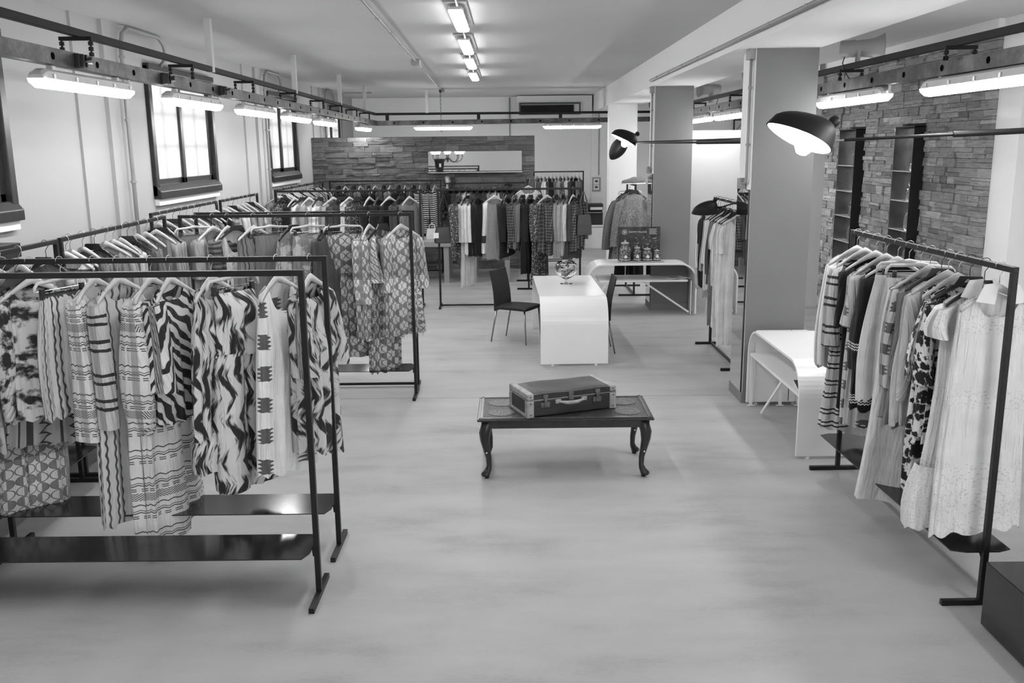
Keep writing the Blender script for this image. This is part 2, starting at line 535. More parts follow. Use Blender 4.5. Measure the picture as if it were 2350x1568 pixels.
for i, (a, b) in enumerate(WIN):
    wn = struct(bpy.data.objects.new('window_%d' % (i + 1), None)); COL.objects.link(wn)
    wn['label'] = 'dark framed two-sash window with frosted glass in the left wall'
    x = -3.9
    fr = MB()
    fr.box(x - .1, x + .05, a - .05, a + .035, Z0 - .02, Z1 + .03)
    fr.box(x - .1, x + .05, b - .035, b + .05, Z0 - .02, Z1 + .03)
    fr.box(x - .1, x + .07, a - .05, b + .05, Z1 - .02, Z1 + .05)
    fr.obj('window_frame', m_winfr, wn, bev=.006)
    s = MB().prism([(x - .1, Z0 - .03), (x + .085, Z0 - .05), (x + .085, Z0 + .03), (x + .03, Z0 + .10), (x - .1, Z0 + .10)], 'y', a - .05, b + .05)
    s.obj('sill_box', m_winfr, wn, bev=.006)
    box('white_ledge', m_wall, x - .01, x + .05, a - .03, b + .03, Z0 - .12, Z0 - .05, wn)
    mid = (a + b) / 2
    for (c, d, dx) in ((a + .03, mid + .06, -.05), (mid - .06, b - .03, -.015)):
        st = .075
        sm = MB()
        sm.box(x + dx - .02, x + dx + .012, c, c + st, Z0 + .08, Z1 - .02)
        sm.box(x + dx - .02, x + dx + .012, d - st, d, Z0 + .08, Z1 - .02)
        sm.box(x + dx - .02, x + dx + .012, c, d, Z0 + .08, Z0 + .16)
        sm.box(x + dx - .02, x + dx + .012, c, d, Z1 - .07, Z1 - .02)
        so = sm.obj('sash', m_winfr, wn, bev=.004)
        box('pane', m_pane, x + dx - .008, x + dx - .003, c + st, d - st, Z0 + .16, Z1 - .07, so)
        gb = MB()
        ym = (c + d) / 2
        gb.box(x + dx - .055, x + dx - .035, ym - .012, ym + .012, Z0 + .16, Z1 - .07)
        for zz in (Z0 + .52, Z0 + .88): gb.box(x + dx - .055, x + dx - .035, c + st, d - st, zz - .012, zz + .012)
        gb.obj('glazing_bars', m_conduit, so)

# ceiling beam and pillars
struct(box('trim_5', m_beam, 2.02, 2.74, -4.0, YB, 3.23, CZ), 'deep white ceiling beam carried by the pillars')
PIL = [(2.18, 2.73, 8.40, 8.85, m_pgrey), (2.08, 2.63, 13.5, 13.95, m_pgrey), (2.02, 2.58, 19.0, 19.4, m_wall), (2.2, 2.75, 2.9, 3.35, m_pgrey)]
for i, (a, b, c, d, mm) in enumerate(PIL):
    if i == 3: continue
    p = struct(bpy.data.objects.new('trim_%d' % (6 + i), None)); COL.objects.link(p)
    p['label'] = ['grey square pillar nearest the camera', 'grey square pillar behind the curved table', 'white square pillar at the back'][i]
    box('shaft', m_wall, a, b, c, d, 0, 3.23, p)
    if i < 2:
        box('face_panel', mm, a + .002, b, c - .008, c, 0, 3.228, p)
        box('skirting', mm, a - .015, b + .015, c - .022, d + .01, 0, .10, p)
# partition behind second pillar
struct(box('wall_partition', plain('partition_paint', .5, .85, var=.01), 2.63, 4.6, 13.62, 13.74, 0, 2.61))
# pilaster and back strip
struct(box('trim_9', m_wall, 2.02, 2.42, 23.25, YB, 0, 3.2), 'shallow white pilaster on the back wall')
struct(box('trim_10', m_wall, 5.0, 6.2, 9.2, 9.66, 0, CZ), 'white pier beside the stone wall')


# stacked stone walls -------------------------------------------------
def stone_variants():
    out = []
    for k in range(14):
        m = MB()
        nx = 4
        cols = []
        for j in range(nx + 1):
            for i in range(2):
                cols.append(((j / nx) - .5 + (random.uniform(-.02, .02) if 0 < j < nx else 0), -.5 - random.uniform(0, .5), i - .5))
        back = [((j / nx) - .5, .5, i - .5) for j in range(nx + 1) for i in range(2)]
        n = len(cols)
        vs = cols + back
        fs = []
        for j in range(nx):
            a = 2 * j
            fs.append((a, a + 2, a + 3, a + 1))
            fs.append((a + 1, a + 3, a + 3 + n, a + 1 + n))
            fs.append((a, a + n, a + 2 + n, a + 2))
        fs.append((0, 1, 1 + n, n)); e = 2 * nx
        fs.append((e, e + n, e + 1 + n, e + 1))
        m.add(vs, fs)
        out.append(m)
    return out


SV = stone_variants()
SVM = [v.mesh('stone', m_stone) for v in SV]
SVM2 = [v.mesh('stone', m_stone2) for v in SV]


def stone_wall(parent, u0, u1, z0, z1, place, near_first, holes=(), wr=(.18, .42), dark=False):
    """place(u,z,w,h,depth)-> matrix ; pieces as objects up to 300, rest joined"""
    pieces = []
    z = z0
    while z < z1 - .02:
        h = random.choice([.085, .1, .115, .1])
        h = min(h, z1 - z)
        u = u0 + random.uniform(-.2, 0)
        while u < u1:
            wd = random.uniform(*wr)
            a, b = max(u, u0), min(u + wd, u1)
            u += wd
            if b - a < .03: continue
            segs = [(a, b)]
            for (ha, hb, hz0, hz1) in holes:
                if z + h > hz0 + .02 and z < hz1 - .02:
                    ns = []
                    for (p, q) in segs:
                        if q <= ha or p >= hb: ns.append((p, q)); continue
                        if p < ha - .02: ns.append((p, ha))
                        if q > hb + .02: ns.append((hb, q))
                    segs = ns
            for (p, q) in segs:
                r = random.random()
                if r < .45:   # split in two thin strata
                    k = random.uniform(.35, .65)
                    pieces.append((p, q, z, z + h * k)); pieces.append((p, q, z + h * k, z + h))
                else: pieces.append((p, q, z, z + h))
        z += h
    pieces.sort(key=near_first)
    joined = MB()
    for i, (p, q, a, b) in enumerate(pieces):
        wd, h = q - p - .004, b - a - .004
        d = random.uniform(.03, .055)
        M = place((p + q) / 2, (a + b) / 2, wd, h, d)
        if i < 300:
            o = bpy.data.objects.new('stone', (SVM2 if dark else SVM)[random.randrange(14)]); COL.objects.link(o)
            o.parent = parent
            o.matrix_local = M
        else:
            v = SV[random.randrange(14)]
            joined.add([tuple(M @ Vector(c)) for c in v.v], v.f)
    if joined.v:
        o = joined.obj('stones', m_stone2_j if dark else m_stone_j, parent); o['kind'] = 'stuff'


# divider wall (back) faces -Y
dv = struct(bpy.data.objects.new('wall_divider', None)); COL.objects.link(dv)
dv['label'] = 'freestanding divider wall clad in stacked stone'
box('core', m_grout, -3.9, .485, 18.44, 18.72, 0, 2.62, dv)
stone_wall(dv, -3.9, .485, .0, 2.63,
           lambda u, z, w_, h, d: Matrix.Translation((u, 18.44 - d / 2 + .002, z)) @ Matrix.Diagonal((w_, d, h, 1)),
           lambda p: -p[3], wr=(.25, .5), dark=True)
# right stone wall faces -X
NICH = [(11.17, 11.74), (13.05, 13.72), (14.9, 15.45)]
rv = struct(bpy.data.objects.new('wall_stone', None)); COL.objects.link(rv)
rv['label'] = 'stacked stone cladding on the right wall'
box('core', m_grout, 5.0, 5.2, 9.66, 18.0, 0, CZ, rv)
stone_wall(rv, 9.66, 16.2, .0, 3.45,
           lambda u, z, w_, h, d: Matrix.Translation((5.0 - d / 2 + .002, u, z)) @ Matrix.Rotation(-pi / 2, 4, 'Z') @ Matrix.Diagonal((w_, d, h, 1)),
           lambda p: (-p[3]) if p[1] < 13.8 else 5, [(a, b, .56, 2.6) for a, b in NICH], wr=(.14, .4))
struct(box('trim_11', m_wall, 4.93, 5.0, 9.66, 18.0, 3.46, CZ), 'white strip above the stone wall')

# ================================================================== SERVICES UNDER THE CEILING
# black square tubes + galvanised channels (left, back, right)
LX, RX, BY = -2.85, 3.0, 20.0
runs = [('left', (LX, 3.0, 3.18), (LX, BY, 3.115), (LX, 3.0, 2.99), (LX, BY, 2.925), 1),
        ('back', (LX, BY, 3.115), (RX, BY, 3.105), (LX, BY, 2.925), (RX, BY, 2.955), 0),
        ('right', (RX, 3.0, 3.045), (RX, BY, 3.105), (RX, 3.0, 2.885), (RX, BY, 2.955), -1)]
for nm, a, b, c, d, sg in runs:
    tag(MB().bar(a, b, .045, .05).obj('ceiling_tube', m_tubeblk, bev=.003),
        'black square steel tube above the %s cable channel' % nm, 'rail')
    ch = thing('cable_channel', 'galvanised steel cable channel with round holes along the %s' % nm, 'channel', c)
    C_, D_ = Vector((0, 0, 0)), Vector(d) - Vector(c)
    dr = D_.normalized()
    nrm = Vector((sg, 0, 0)) if sg else Vector((0, -1, 0))
    mb = MB()
    ofs = nrm * .04
    mb.bar(C_ + ofs, D_ + ofs, .004, .10)
    mb.bar(C_ + Vector((0, 0, .048)), D_ + Vector((0, 0, .048)), .08, .004)
    mb.bar(C_ - Vector((0, 0, .048)), D_ - Vector((0, 0, .048)), .08, .004)
    mb.obj('channel_body', m_galv, ch)
    L = D_.length; t = .4
    hb = MB()
    rr = .022
    for q in range(14):
        an = 2 * pi * q / 14
        hb.v.append(tuple(nrm * .0445 + dr * cos(an) * rr + Vector((0, 0, sin(an) * rr))))
        hb.v.append(tuple(nrm * .038 + dr * cos(an) * rr + Vector((0, 0, sin(an) * rr))))
    for q in range(14):
        q2 = (q + 1) % 14
        hb.f.append((2 * q, 2 * q2, 2 * q2 + 1, 2 * q + 1))
    hb.f.append(tuple(2 * q for q in range(14)))
    hme = hb.mesh('knockout_hole', m_hole)
    while t < L - .2:
        link('knockout_hole', hme, ch, loc=C_ + dr * t)
        t += .62


def bracket(x, y, zt, zb, label):
    t = thing('hanging_bracket', label, 'bracket', (x, y, zt), 0, 'U-shaped hanging brackets')
    h = .095
    MB().box(-h - .012, h + .012, -.015, .015, -.026, -.002).obj('crossbar', m_tubeblk, t)
    for s in (-h, h):
        m = MB().tube([(s, 0, -.02), (s, 0, zb - zt)], .007, 6)
        for q in (.045, .08, zt - zb - .01): m.tube([(s, 0, -q - .012), (s, 0, -q + .012)], .016, 6)
        m.obj('threaded_rod', m_tubeblk, t)


def zl(y): return 3.18 - (y - 3) * .0038
def zr(y): return 3.045 + (y - 3) * .0035


for i, y0 in enumerate((6.31, 8.28, 10.2, 12.17, 13.98, 15.5, 17.0, 18.5)):
    bracket(LX, y0, zl(y0) - .025, zl(y0) - .15, 'black U bracket on the left channel, %s from the near end' % ORD[i])
for i, y0 in enumerate((4.3, 6.34, 8.34, 10.4, 12.45, 14.9, 17.3)):
    bracket(RX, y0, zr(y0) - .025, zr(y0) - .12, 'black U bracket on the right channel, %s from the near end' % ORD[i])
for i, y0 in enumerate((6.2, 7.7, 9.2)):
    t = thing('beam_clamp', 'black screw clamp on the left channel, %s from the near end' % ORD[i], 'clamp', (LX + .042, y0, zl(y0) - .19), 0, 'screw clamps on the left channel')
    MB().box(0, .03, -.03, .03, -.045, .045).box(.03, .06, -.028, -.018, -.04, .04).box(.03, .06, .018, .028, -.04, .04).obj('clamp_body', m_dark, t, bev=.003)
    MB().tube([(.03, 0, 0), (.075, 0, 0)], .011, 8).tube([(.075, 0, 0), (.105, 0, 0)], .022, 8).obj('screw', m_dark, t)
for i, x in enumerate((-2.6, -.66, 1.08)):
    tag(MB().box(x - .035, x + .035, BY - .02, BY + .02, 2.98, 3.09).obj('tube_spacer', m_tubeblk), 'short black spacer under the back tube, %s from the left' % ORD[i], 'bracket', 'spacers of the back tube')
for i, (x, y) in enumerate(((LX, 9.1), (LX, 12.6), (LX, 15.9), (LX, 18.6), (-1.75, 20.0))):
    zt = 3.13 if x == LX else 3.13
    tag(MB().box(x - .03, x + .03, y - .03, y + .03, zt, CZ).obj('hanging_post', m_hpost), 'white post hanging the %s tube from the ceiling, %s in its row' % ('left' if i < 4 else 'back', ORD[i] if i < 4 else 'only one'), 'post', 'white hanging posts')
for i, (x, y) in enumerate(((RX + .05, 12.3), (RX + .05, 14.9))):
    tag(MB().box(x - .035, x + .035, y - .03, y + .03, 3.08, CZ).obj('hanging_post', m_hpost), 'white post hanging the right tube, %s' % ('between the two pillars', 'behind the second pillar', 'right of the near pillar')[i], 'post', 'white hanging posts')


# fluorescent fixtures -----------------------------------------------
def fixture_meshes(L, wd=.125, lh=1.0):
    hs = MB()
    prof = [(-wd / 2, 0), (-wd * .42, .045), (-wd * .2, .062), (wd * .2, .062), (wd * .42, .045), (wd / 2, 0)]
    n = len(prof)
    xs = [(0, .35, .8), (.035, .8, .95), (.07, 1, 1), (L - .07, 1, 1), (L - .035, .8, .95), (L, .35, .8)]
    for x, kz, ky in xs:
        for p, q in prof: hs.v.append((x - L / 2, p * ky, q * kz))
    for i in range(5):
        for j in range(n - 1): hs.f.append((i * n + j, i * n + j + 1, (i + 1) * n + j + 1, (i + 1) * n + j))
        hs.f.append((i * n + n - 1, i * n, (i + 1) * n, (i + 1) * n + n - 1))
    hs.f.append(tuple(range(n))); hs.f.append(tuple(5 * n + j for j in reversed(range(n))))
    for s in (-.35, .35): hs.box(s * L - .02, s * L + .02, -.02, .02, .06, .085)
    df = MB()
    prof = [(-wd / 2, 0), (-wd * .47, -.03), (-wd * .32, -.05), (0, -.055), (wd * .32, -.05), (wd * .47, -.03), (wd / 2, 0)]
    n = len(prof)
    xs = [(0, .1, .85), (.02, .7, .93), (.06, 1, 1), (L - .06, 1, 1), (L - .02, .7, .93), (L, .1, .85)]
    for x, kz, ky in xs:
        for p, q in prof: df.v.append((x - L / 2, p * ky, q * kz * lh - .001))
    for i in range(5):
        for j in range(n - 1): df.f.append((i * n + j, i * n + j + 1, (i + 1) * n + j + 1, (i + 1) * n + j))
    df.f.append(tuple(range(n))); df.f.append(tuple(5 * n + j for j in reversed(range(n))))
    cl = MB().box(-.012, .012, -.006, .006, -.008, .03)
    el = MB().tube([(L / 2 - .03, 0, .02), (L / 2 + .05, 0, .02), (L / 2 + .06, 0, .06), (L / 2 + .02, 0, .085)], .012, 8)
    return hs.mesh('housing', m_house), df.mesh('diffuser', m_tube, True), cl.mesh('clip', m_steel), el.mesh('cable_elbow', m_house, True)


FM = {}


def fixture(loc, rz, L, label, group, elbow=1, lh=1.0):
    if L not in FM: FM[L] = fixture_meshes(L, lh=lh)
    t = thing('fluorescent_light', label, 'light', loc, rz, group)
    for nm, me in zip(('housing', 'diffuser', 'clips', 'cable_elbow'), FM[L]):
        if nm == 'cable_elbow' and not elbow: continue
        if nm == 'clips':
            for q in (-.42, -.2, 0.02, .22, .42):
                for e in (-1, 1): link('clip', me, t, loc=(q * L, e * .0625, 0))
            continue
        link(nm, me, t)
    return t


for i, (a, b) in enumerate(((5.60, 7.2), (7.78, 9.32), (9.86, 11.4), (11.8, 13.42), (13.75, 15.4), (17.45, 19.2))):
    yc = (a + b) / 2
    fixture((LX, yc, zl(yc) - .19 - .05 - .09), pi / 2, 1.36, 'lit tube light under the left channel, %s from the near end' % ORD[i], 'tube lights of the left channel', 1)
for i, (a, b) in enumerate(((5.2, 6.85), (7.5, 9.1), (11.9, 13.75), (14.1, 15.6), (17., 18.5))):
    yc = (a + b) / 2
    fixture((RX, yc, 2.775 + (yc - 5) * .003), -pi / 2, 1.56, 'lit tube light under the right channel, %s from the near end' % ORD[i], 'tube lights of the right channel', 1)
# unseen fill lights added near the camera, behind the divider and the partition
for i, (x, y) in enumerate(((LX, 3.2), (RX, 2.6))):
    fixture((x, y, 2.87), pi / 2, 1.5, 'fill tube light added near the camera on the %s side, %s' % ('left' if x < 0 else 'right', 'just out of view'), 'added fill lights near the camera')
for i, x in enumerate((-2.9, -1.3)):
    fixture((x, 18.80 if x < .4 else 20.6, 2.3 if x < .4 else 3.54), 0, 1.24, 'fill tube light added unseen behind the divider, %s from the left' % ORD[i], 'added fill lights behind the divider')
for i, x in enumerate((3.4, 5.0)):
    fixture((x, 13.82 if i == 0 else 23.3, 2.3), 0, 1.24, 'fill tube light added behind the white partition, %s' % ('near one' if i == 0 else 'far one'), 'added fill lights behind the partition')
for i, (a, b) in enumerate(((-2.03, -.80), (.73, 1.93))):
    fixture(((a + b) / 2, BY, 2.83), 0, 1.24, 'lit tube light under the back channel, %s' % ('left one' if i == 0 else 'right one'), 'tube lights of the back channel', 0)
for i, (a, b) in enumerate(((3.6, 5.1), (5.8, 7.35), (8.14, 9.72), (10.43, 12.0), (12.6, 14.2), (15.0, 16.6))):
    yc = (a + b) / 2
    x = -.42 - (yc - 7) * .019
    q = fixture((x, yc, 3.553), pi / 2, 1.44, 'lit tube light on the ceiling centre line, %s from the near end' % ORD[i], 'tube lights on the ceiling', 0, .42)
    MB().box(-.80, .80, -.10, .10, .05, .066).obj('glow_block_plate', m_grey, q)  # added plate: blocks upward glow, stands for the housing's shadow on the ceiling
    tag(MB().tube([(x - .007, yc + .76, 3.57), (x - .02, yc + 1.55, 3.575)], .011, 8).obj('conduit', m_conduit), 'grey conduit linking ceiling tube lights, %s from the near end' % ORD[i], 'conduit', 'links between ceiling lights')


# conduits ------------------------------------------------------------
def conduit(label, pts, r=.014, clips=(), boxes=(), mat=m_conduit):
    t = thing('conduit', label, 'conduit', pts[0])
    o = Vector(pts[0])
    MB().tube([Vector(p) - o for p in pts], r, 8).obj('pipe', mat, t, smooth=True)
    for c in clips: MB().lathe([(r * 1.5, -.012), (r * 1.5, .012)], 8, tuple(Vector(c) - o)).obj('clip', m_conduit, t)
    for (x0, x1, y0, y1, z0, z1) in boxes:
        MB().box(x0 - o.x, x1 - o.x, y0 - o.y, y1 - o.y, z0 - o.z, z1 - o.z).obj('junction_box', m_conduit, t, bev=.005)
    return t


conduit('grey conduit along the ceiling left of the tube lights, with junction boxes', [(-1.15, 4.5, 3.585), (-1.19, 7.6, 3.585), (-1.30, 13.3, 3.585), (-1.42, 19.8, 3.585)], .013,
        clips=[(-1.19 - (y - 7.6) * .019, y, 3.585) for y in (7.8, 8.9, 10.0, 11.1, 12.2, 14.3, 15.4, 16.4, 17.6, 18.6)],
        boxes=[(-1.37, -1.25, 13.3, 13.5, 3.54, 3.62), (-1.47, -1.36, 19.75, 19.9, 3.54, 3.62)])
conduit('grey conduit along the ceiling beam above the pillars', [(1.995, 3.0, 3.30), (1.995, 8.45, 3.30), (1.995, 13.4, 3.30)], .020,
        clips=[(1.995, y, 3.30) for y in (4.9, 5.6, 6.4, 7.3, 9.2, 10.0, 10.9, 11.8, 12.7)])
for i, (px, py) in enumerate(((2.155, 8.48), (2.055, 13.6))):
    conduit('twin grey conduit down the left side of the %s grey pillar' % ('near' if i == 0 else 'far'),
            [(px, py, 3.2), (px, py, 2.10), (px - .005, py + .02, 2.06), (px - .01, py + .10, 2.05)], .013,
            clips=[(px, py, 2.9), (px, py, 2.4)], boxes=[(px - .03, px + .03, py - .05, py + .08, 3.14, 3.34), (px - .04, px + .02, py + .08, py + .18, 2.0, 2.10)])
for i, (y0, y1) in enumerate(((9.3, 10.5), (14.6, 15.7), (19.35, 20.3))):
    x = -3.77
    conduit('grey conduit arching off the left wall pilaster, %s from the near end' % ORD[i],
            [(x, y0, .3), (x, y0, 3.40), (x, y0 + .05, 3.52), (x, y0 + .18, 3.59), (x, y1 - .18, 3.59), (x, y1 - .05, 3.52), (x, y1, 3.40), (x - .08, y1, 3.0 + .3)], .021,
            clips=[(x, y0, z) for z in (1.5, 2.1, 2.7, 3.3)])
conduit('thin grey conduit hanging to the back tube beside the left corner', [(-3.0, 20.6, 3.59), (-3.6, 20.6, 3.59), (-3.7, 20.6, 3.5), (-3.7, 20.6, 2.6)], .014)
conduit('grey conduit rising on the back wall left of the air conditioner', [(0.0, 23.37, 1.0), (0.0, 23.37, 3.6)], .014)
conduit('grey conduit down the back wall pilaster to the meter panel', [(2.21, 23.23, 1.7), (2.21, 23.23, 3.2)], .012)
for k in range(1):
    t = thing('conduit_bundle', 'four parallel grey conduits beside the stone wall top', 'conduit', (4.90, 14.8, 3.2))
    for j in range(4): MB().tube([(0, j * .05, -.35), (0, j * .05, .42)], .016, 8).obj('pipe', m_conduit, t, smooth=True)

# chain with ring hanging from the ceiling box
t = thing('chain', 'thin black chain with ring hanging from ceiling junction box', 'chain', (-1.43, 19.6, 3.56))
MB().lathe([(.004, -.06), (.035, 0), (.012, .02)], 10).obj('ceiling_hook', m_dark, t)


def torus(r, rr, vert=True, n=12, m=5):
    b = MB()
    for i in range(n):
        a = 2 * pi * i / n
        for j in range(m):
            c = 2 * pi * j / m
            q = r + rr * cos(c)
            b.v.append((q * cos(a) * .55, rr * sin(c), q * sin(a)))
    for i in range(n):
        for j in range(m):
            i2, j2 = (i + 1) % n, (j + 1) % m
            b.f.append((i * m + j, i2 * m + j, i2 * m + j2, i * m + j2))
    return b


lk = torus(.024, .0045).mesh('chain_link', m_dark)
for i in range(17):
    o = link('chain_link', lk, t, loc=(0, 0, -.07 - i * .04)); o.rotation_euler = (0, 0, (i % 2) * pi / 2)
o = link('ring', torus(.04, .006).mesh('ring', m_dark), t, loc=(0, 0, -.79))

# air conditioner on the back wall
t = thing('air_conditioner', 'wide ceiling air conditioner with black grille above the back wall', 'air conditioner', (.98, 23.0, 3.2))
MB().box(-.80, 1.0, -.35, .4, -.12, .40).obj('casing', m_hpost, t)
fr = MB().box(-.75, .72, -.42, -.35, .20, .235).box(-.75, .72, -.42, -.35, -.045, -.01).box(-.75, -.72, -.42, -.35, -.01, .20).box(.69, .72, -.42, -.35, -.01, .20)
fr.obj('grille_frame', m_dark, t)
MB().box(-.71, .56, -.40, -.37, .01, .18).obj('grille', m_hole, t)
for k in range(6): MB().box(-.71, .56, -.405, -.39, .02 + k * .028, .026 + k * .028).obj('louvre', m_dark, t)


# horn speakers
def horn(loc, rz, label, L=.34, tiltx=0):
    t = thing('horn_speaker', label, 'speaker', loc, rz, 'horn loudspeakers on the right tube')
    prof = [(.045, -.20), (.068, -.19), (.075, -.08), (.068, -.06), (.072, -.03), (.078, .04), (.09, .10), (.112, .15), (.125, .165), (.12, .16), (.06, .08), (.0001, 0)]
    b = MB().lathe(prof, 20, (0, 0, 0), 1.0, .75)
    b.xf(Matrix.Rotation(pi / 2, 4, 'Y'))
    b.obj('horn', m_horn, t, smooth=True)
    MB().box(-.06, -.03, -.05, .05, -.2, -.02).obj('bracket', m_horn, t)
    MB().tube([(-.15, 0, -.05), (-.17, 0, -.12), (-.14, .02, -.2), (-.1, .02, -.26)], .005, 6).obj('cable', m_dark, t)


horn((3.12, 8.4, 3.22), R_(-12), 'grey horn loudspeaker on the right tube beside the near pillar')
horn((3.05, 14.5, 3.24), R_(195), 'grey horn loudspeaker seen between the two grey pillars')
horn((3.05, 19.4, 3.27), R_(195), 'grey horn loudspeaker beside the white back pillar')

# meter panel, picture, sign, right window
t = thing('meter_panel', 'grey wall panel with two small white meters', 'panel', (2.15, 23.24, 1.48))
MB().box(-.10, .11, -.02, 0, -.18, .16).obj('back_plate', m_grey, t)
for a, b in ((-.01, .13), (-.15, -.02)):
    q = MB().box(-.07, .07, -.05, -.02, a, b).obj('meter', m_whitem, t)
    MB().box(-.035, .035, -.053, -.05, (a + b) / 2 - .015, (a + b) / 2 + .03).obj('display', m_dark, q)
t = thing('picture', 'black framed picture high on the back wall', 'picture', (5.72, 23.37, 2.86))
fr = MB().box(-.16, .16, -.03, 0, .13, .16).box(-.16, .16, -.03, 0, -.16, -.13).box(-.16, -.13, -.03, 0, -.13, .13).box(.13, .16, -.03, 0, -.13, .13)
fr.obj('frame', m_dark, t); MB().box(-.13, .13, -.015, 0, -.13, .13).obj('print', m_hpost, t)
MB().bar((-.10, -.02, -.13), (.10, -.02, .13), .01, .015, (0, 1, 0)).obj('stroke', m_dark, t)

wn = struct(bpy.data.objects.new('window_6', None)); COL.objects.link(wn)
wn['label'] = 'bright window in the far right wall'
mb = MB()
mb.box(6.12, 6.2, 10.0, 10.05, 2.35, 3.0).box(6.12, 6.2, 11.9, 11.95, 2.35, 3.0).box(6.12, 6.2, 10.0, 11.95, 2.95, 3.0)
mb.obj('window_frame', m_dark, wn)
box('pane', emit('daylit_pane', 1, 2.2), 6.17, 6.18, 10.05, 11.9, 2.40, 2.95, wn)


def text_obj(name, body, size, mat, parent, loc, rot, depth=.002, align='LEFT'):
    c = bpy.data.curves.new(name, 'FONT'); c.body = body; c.size = size; c.extrude = depth; c.align_x = align
    o = bpy.data.objects.new(name, c); COL.objects.link(o)
    dg = bpy.context.evaluated_depsgraph_get()
    me = bpy.data.meshes.new_from_object(o.evaluated_get(dg)); me.name = name
    bpy.data.objects.remove(o)
    me.materials.clear(); me.materials.append(mat)
    q = bpy.data.objects.new(name, me); COL.objects.link(q); q.parent = parent
    q.location = loc; q.rotation_euler = rot
    return q


m_sign = plain('dark_grey_sign', 0.06, 0.5)
t = thing('wall_sign', 'dark grey banner with white letter C on the far right wall', 'sign', (6.17, 11.2, 1.92))
MB().box(0, .025, -2.0, .6, -.055, .055).obj('banner', m_sign, t)
MB().box(.0, .02, -2.0, .6, -.135, -.115).obj('lower_line', m_sign, t)
text_obj('letter', 'C', .11, m_whitem, t, (-.004, .04, -.038), (pi / 2, 0, -pi / 2), .002)


# ================================================================== CLOTHES RACKS
def rack(label, p0, p1, h=1.8, shelf=False, rail=False, foot=.42, fo=0.0, off=0.0, sw=.32, shz=.29, group='black steel clothes racks', sec=.03):
    p0, p1 = Vector((p0[0], p0[1], 0)), Vector((p1[0], p1[1], 0))
    d = p1 - p0; L = d.length
    ang = math.atan2(d.y, d.x)
    t = thing('clothes_rack', label, 'clothes rack', p0, ang, group)
    s = sec / 2
    MB().box(-s, L + s, -s, s, h - sec, h).obj('top_rail', m_blk, t, bev=.002)
    for x in (0, L):
        MB().box(x - s, x + s, -s, s, sec, h - sec).obj('post', m_blk, t, bev=.002)
        MB().box(x - s, x + s, -foot / 2 + fo, foot / 2 + fo, 0, sec).obj('foot', m_blk, t, bev=.002)
    if shelf:
        c = .07
        MB().prism([(.02, -sw / 2 + c), (.02 + c * .4, -sw / 2), (L - .02 - c * .4, -sw / 2), (L - .02, -sw / 2 + c), (L - .02, sw / 2 - c), (L - .02 - c * .4, sw / 2), (.02 + c * .4, sw / 2), (.02, sw / 2 - c)], 'z', shz - .006, shz).obj('shelf', m_shelf, t)
        for x in (.02, L - .02):
            MB().prism([(-.02, shz - .006), (.02, shz - .006), (0, shz - .06)], 'x', x - .004, x + .004).obj('shelf_bracket', m_blk, t)
    if rail: MB().box(0, L, -s * .8, s * .8, .02, .02 + sec * .8).obj('bottom_rail', m_blk, t)
    return t


rack('empty black rack nearest the camera on the left, glossy low shelf', (-3.07, 4.637), (-1.073, 4.637), shelf=True)
rack('second black rack from the camera, hung with printed dresses', (-3.07, 5.25), (-1.075, 5.25), shelf=True)
rack('black rack of pale and geometric print clothes, left of the desk', (-3.15, 8.77), (-.955, 8.77), shelf=True)
rack('empty black rack right behind the geometric print clothes', (-3.12, 9.13), (-.97, 9.13), rail=True, foot=.3)
rack('black rack of dark and white tops in the middle left', (-3.52, 13.9), (-1.36, 13.9), rail=True)
rack('black rack of coats and knit dresses behind the desk', (-1.09, 13.9), (1.05, 13.9), rail=True)
rack('black rack along the left wall nearest the camera', (-3.17, 4.3), (-3.2, 6.44), shelf=True, foot=.36)
rack('black rack along the left wall, second from the camera', (-3.22, 6.55), (-3.28, 8.72), shelf=True, foot=.36)
rack('black rack along the left wall under the second window', (-3.55, 9.1), (-3.58, 11.25), shelf=True, foot=.36)
rack('black rack along the left wall, fourth from the camera', (-3.58, 11.4), (-3.6, 13.15), foot=.36)
rack('crowded black rack along the left wall under the third window', (-3.62, 14.25), (-3.62, 17.9), foot=.36)
rack('black rack of dark jackets in front of the stone divider', (-3.5, 18.0), (-1.35, 18.0), rail=True, foot=.3)
rack('black rack in the back right corner of dark and white jackets', (.30, 21.9), (1.72, 21.9), h=1.84, rail=True)
rack('black rack of white clothes behind the near grey pillar', (2.44, 9.65), (2.44, 11.03), rail=True, foot=.36)
rack('black rack of blouses and dresses on the right, nearest', (2.47, 4.46), (2.44, 6.54), shelf=True, foot=.42)
rack('black rack holding a fuzzy coat beside the far pillar', (2.0, 14.8), (2.0, 15.86), h=1.8, rail=True, foot=.5)
rack('black rack with white fur coat seen behind the desk rack', (.30, 15.6), (.30, 16.6), h=1.88, foot=.4)


# ---------------------------------------------------------------- hangers
def loft(rings, closed=True):
    b = MB(); n = len(rings[0])
    for r in rings: b.v += [tuple(p) for p in r]
    for i in range(len(rings) - 1):
        for k in range(n):
            k2 = (k + 1) % n
            b.f.append((i * n + k, i * n + k2, (i + 1) * n + k2, (i + 1) * n + k))
    b.f.append(tuple(reversed(range(n)))); b.f.append(tuple((len(rings) - 1) * n + k for k in range(n)))
    return b


def armz(x): return -.106 - .112 * (abs(x) / .19) ** 1.15


def hanger_body(flat=False):
    rings = []
    for i in range(15):
        x = -.19 + .38 * i / 14
        k = 1 - abs(x) / .19
        h = .018 + .026 * k ** 1.5
        th = .007 + .004 * (1 - k)
        z = armz(x)
        yy = -.03 * (1 - k) ** 2
        rings.append([(x, yy - th, z - h / 2), (x, yy + th, z - h / 2), (x, yy + th * .7, z + h / 2), (x, yy - th * .7, z + h / 2)])
    return loft(rings)


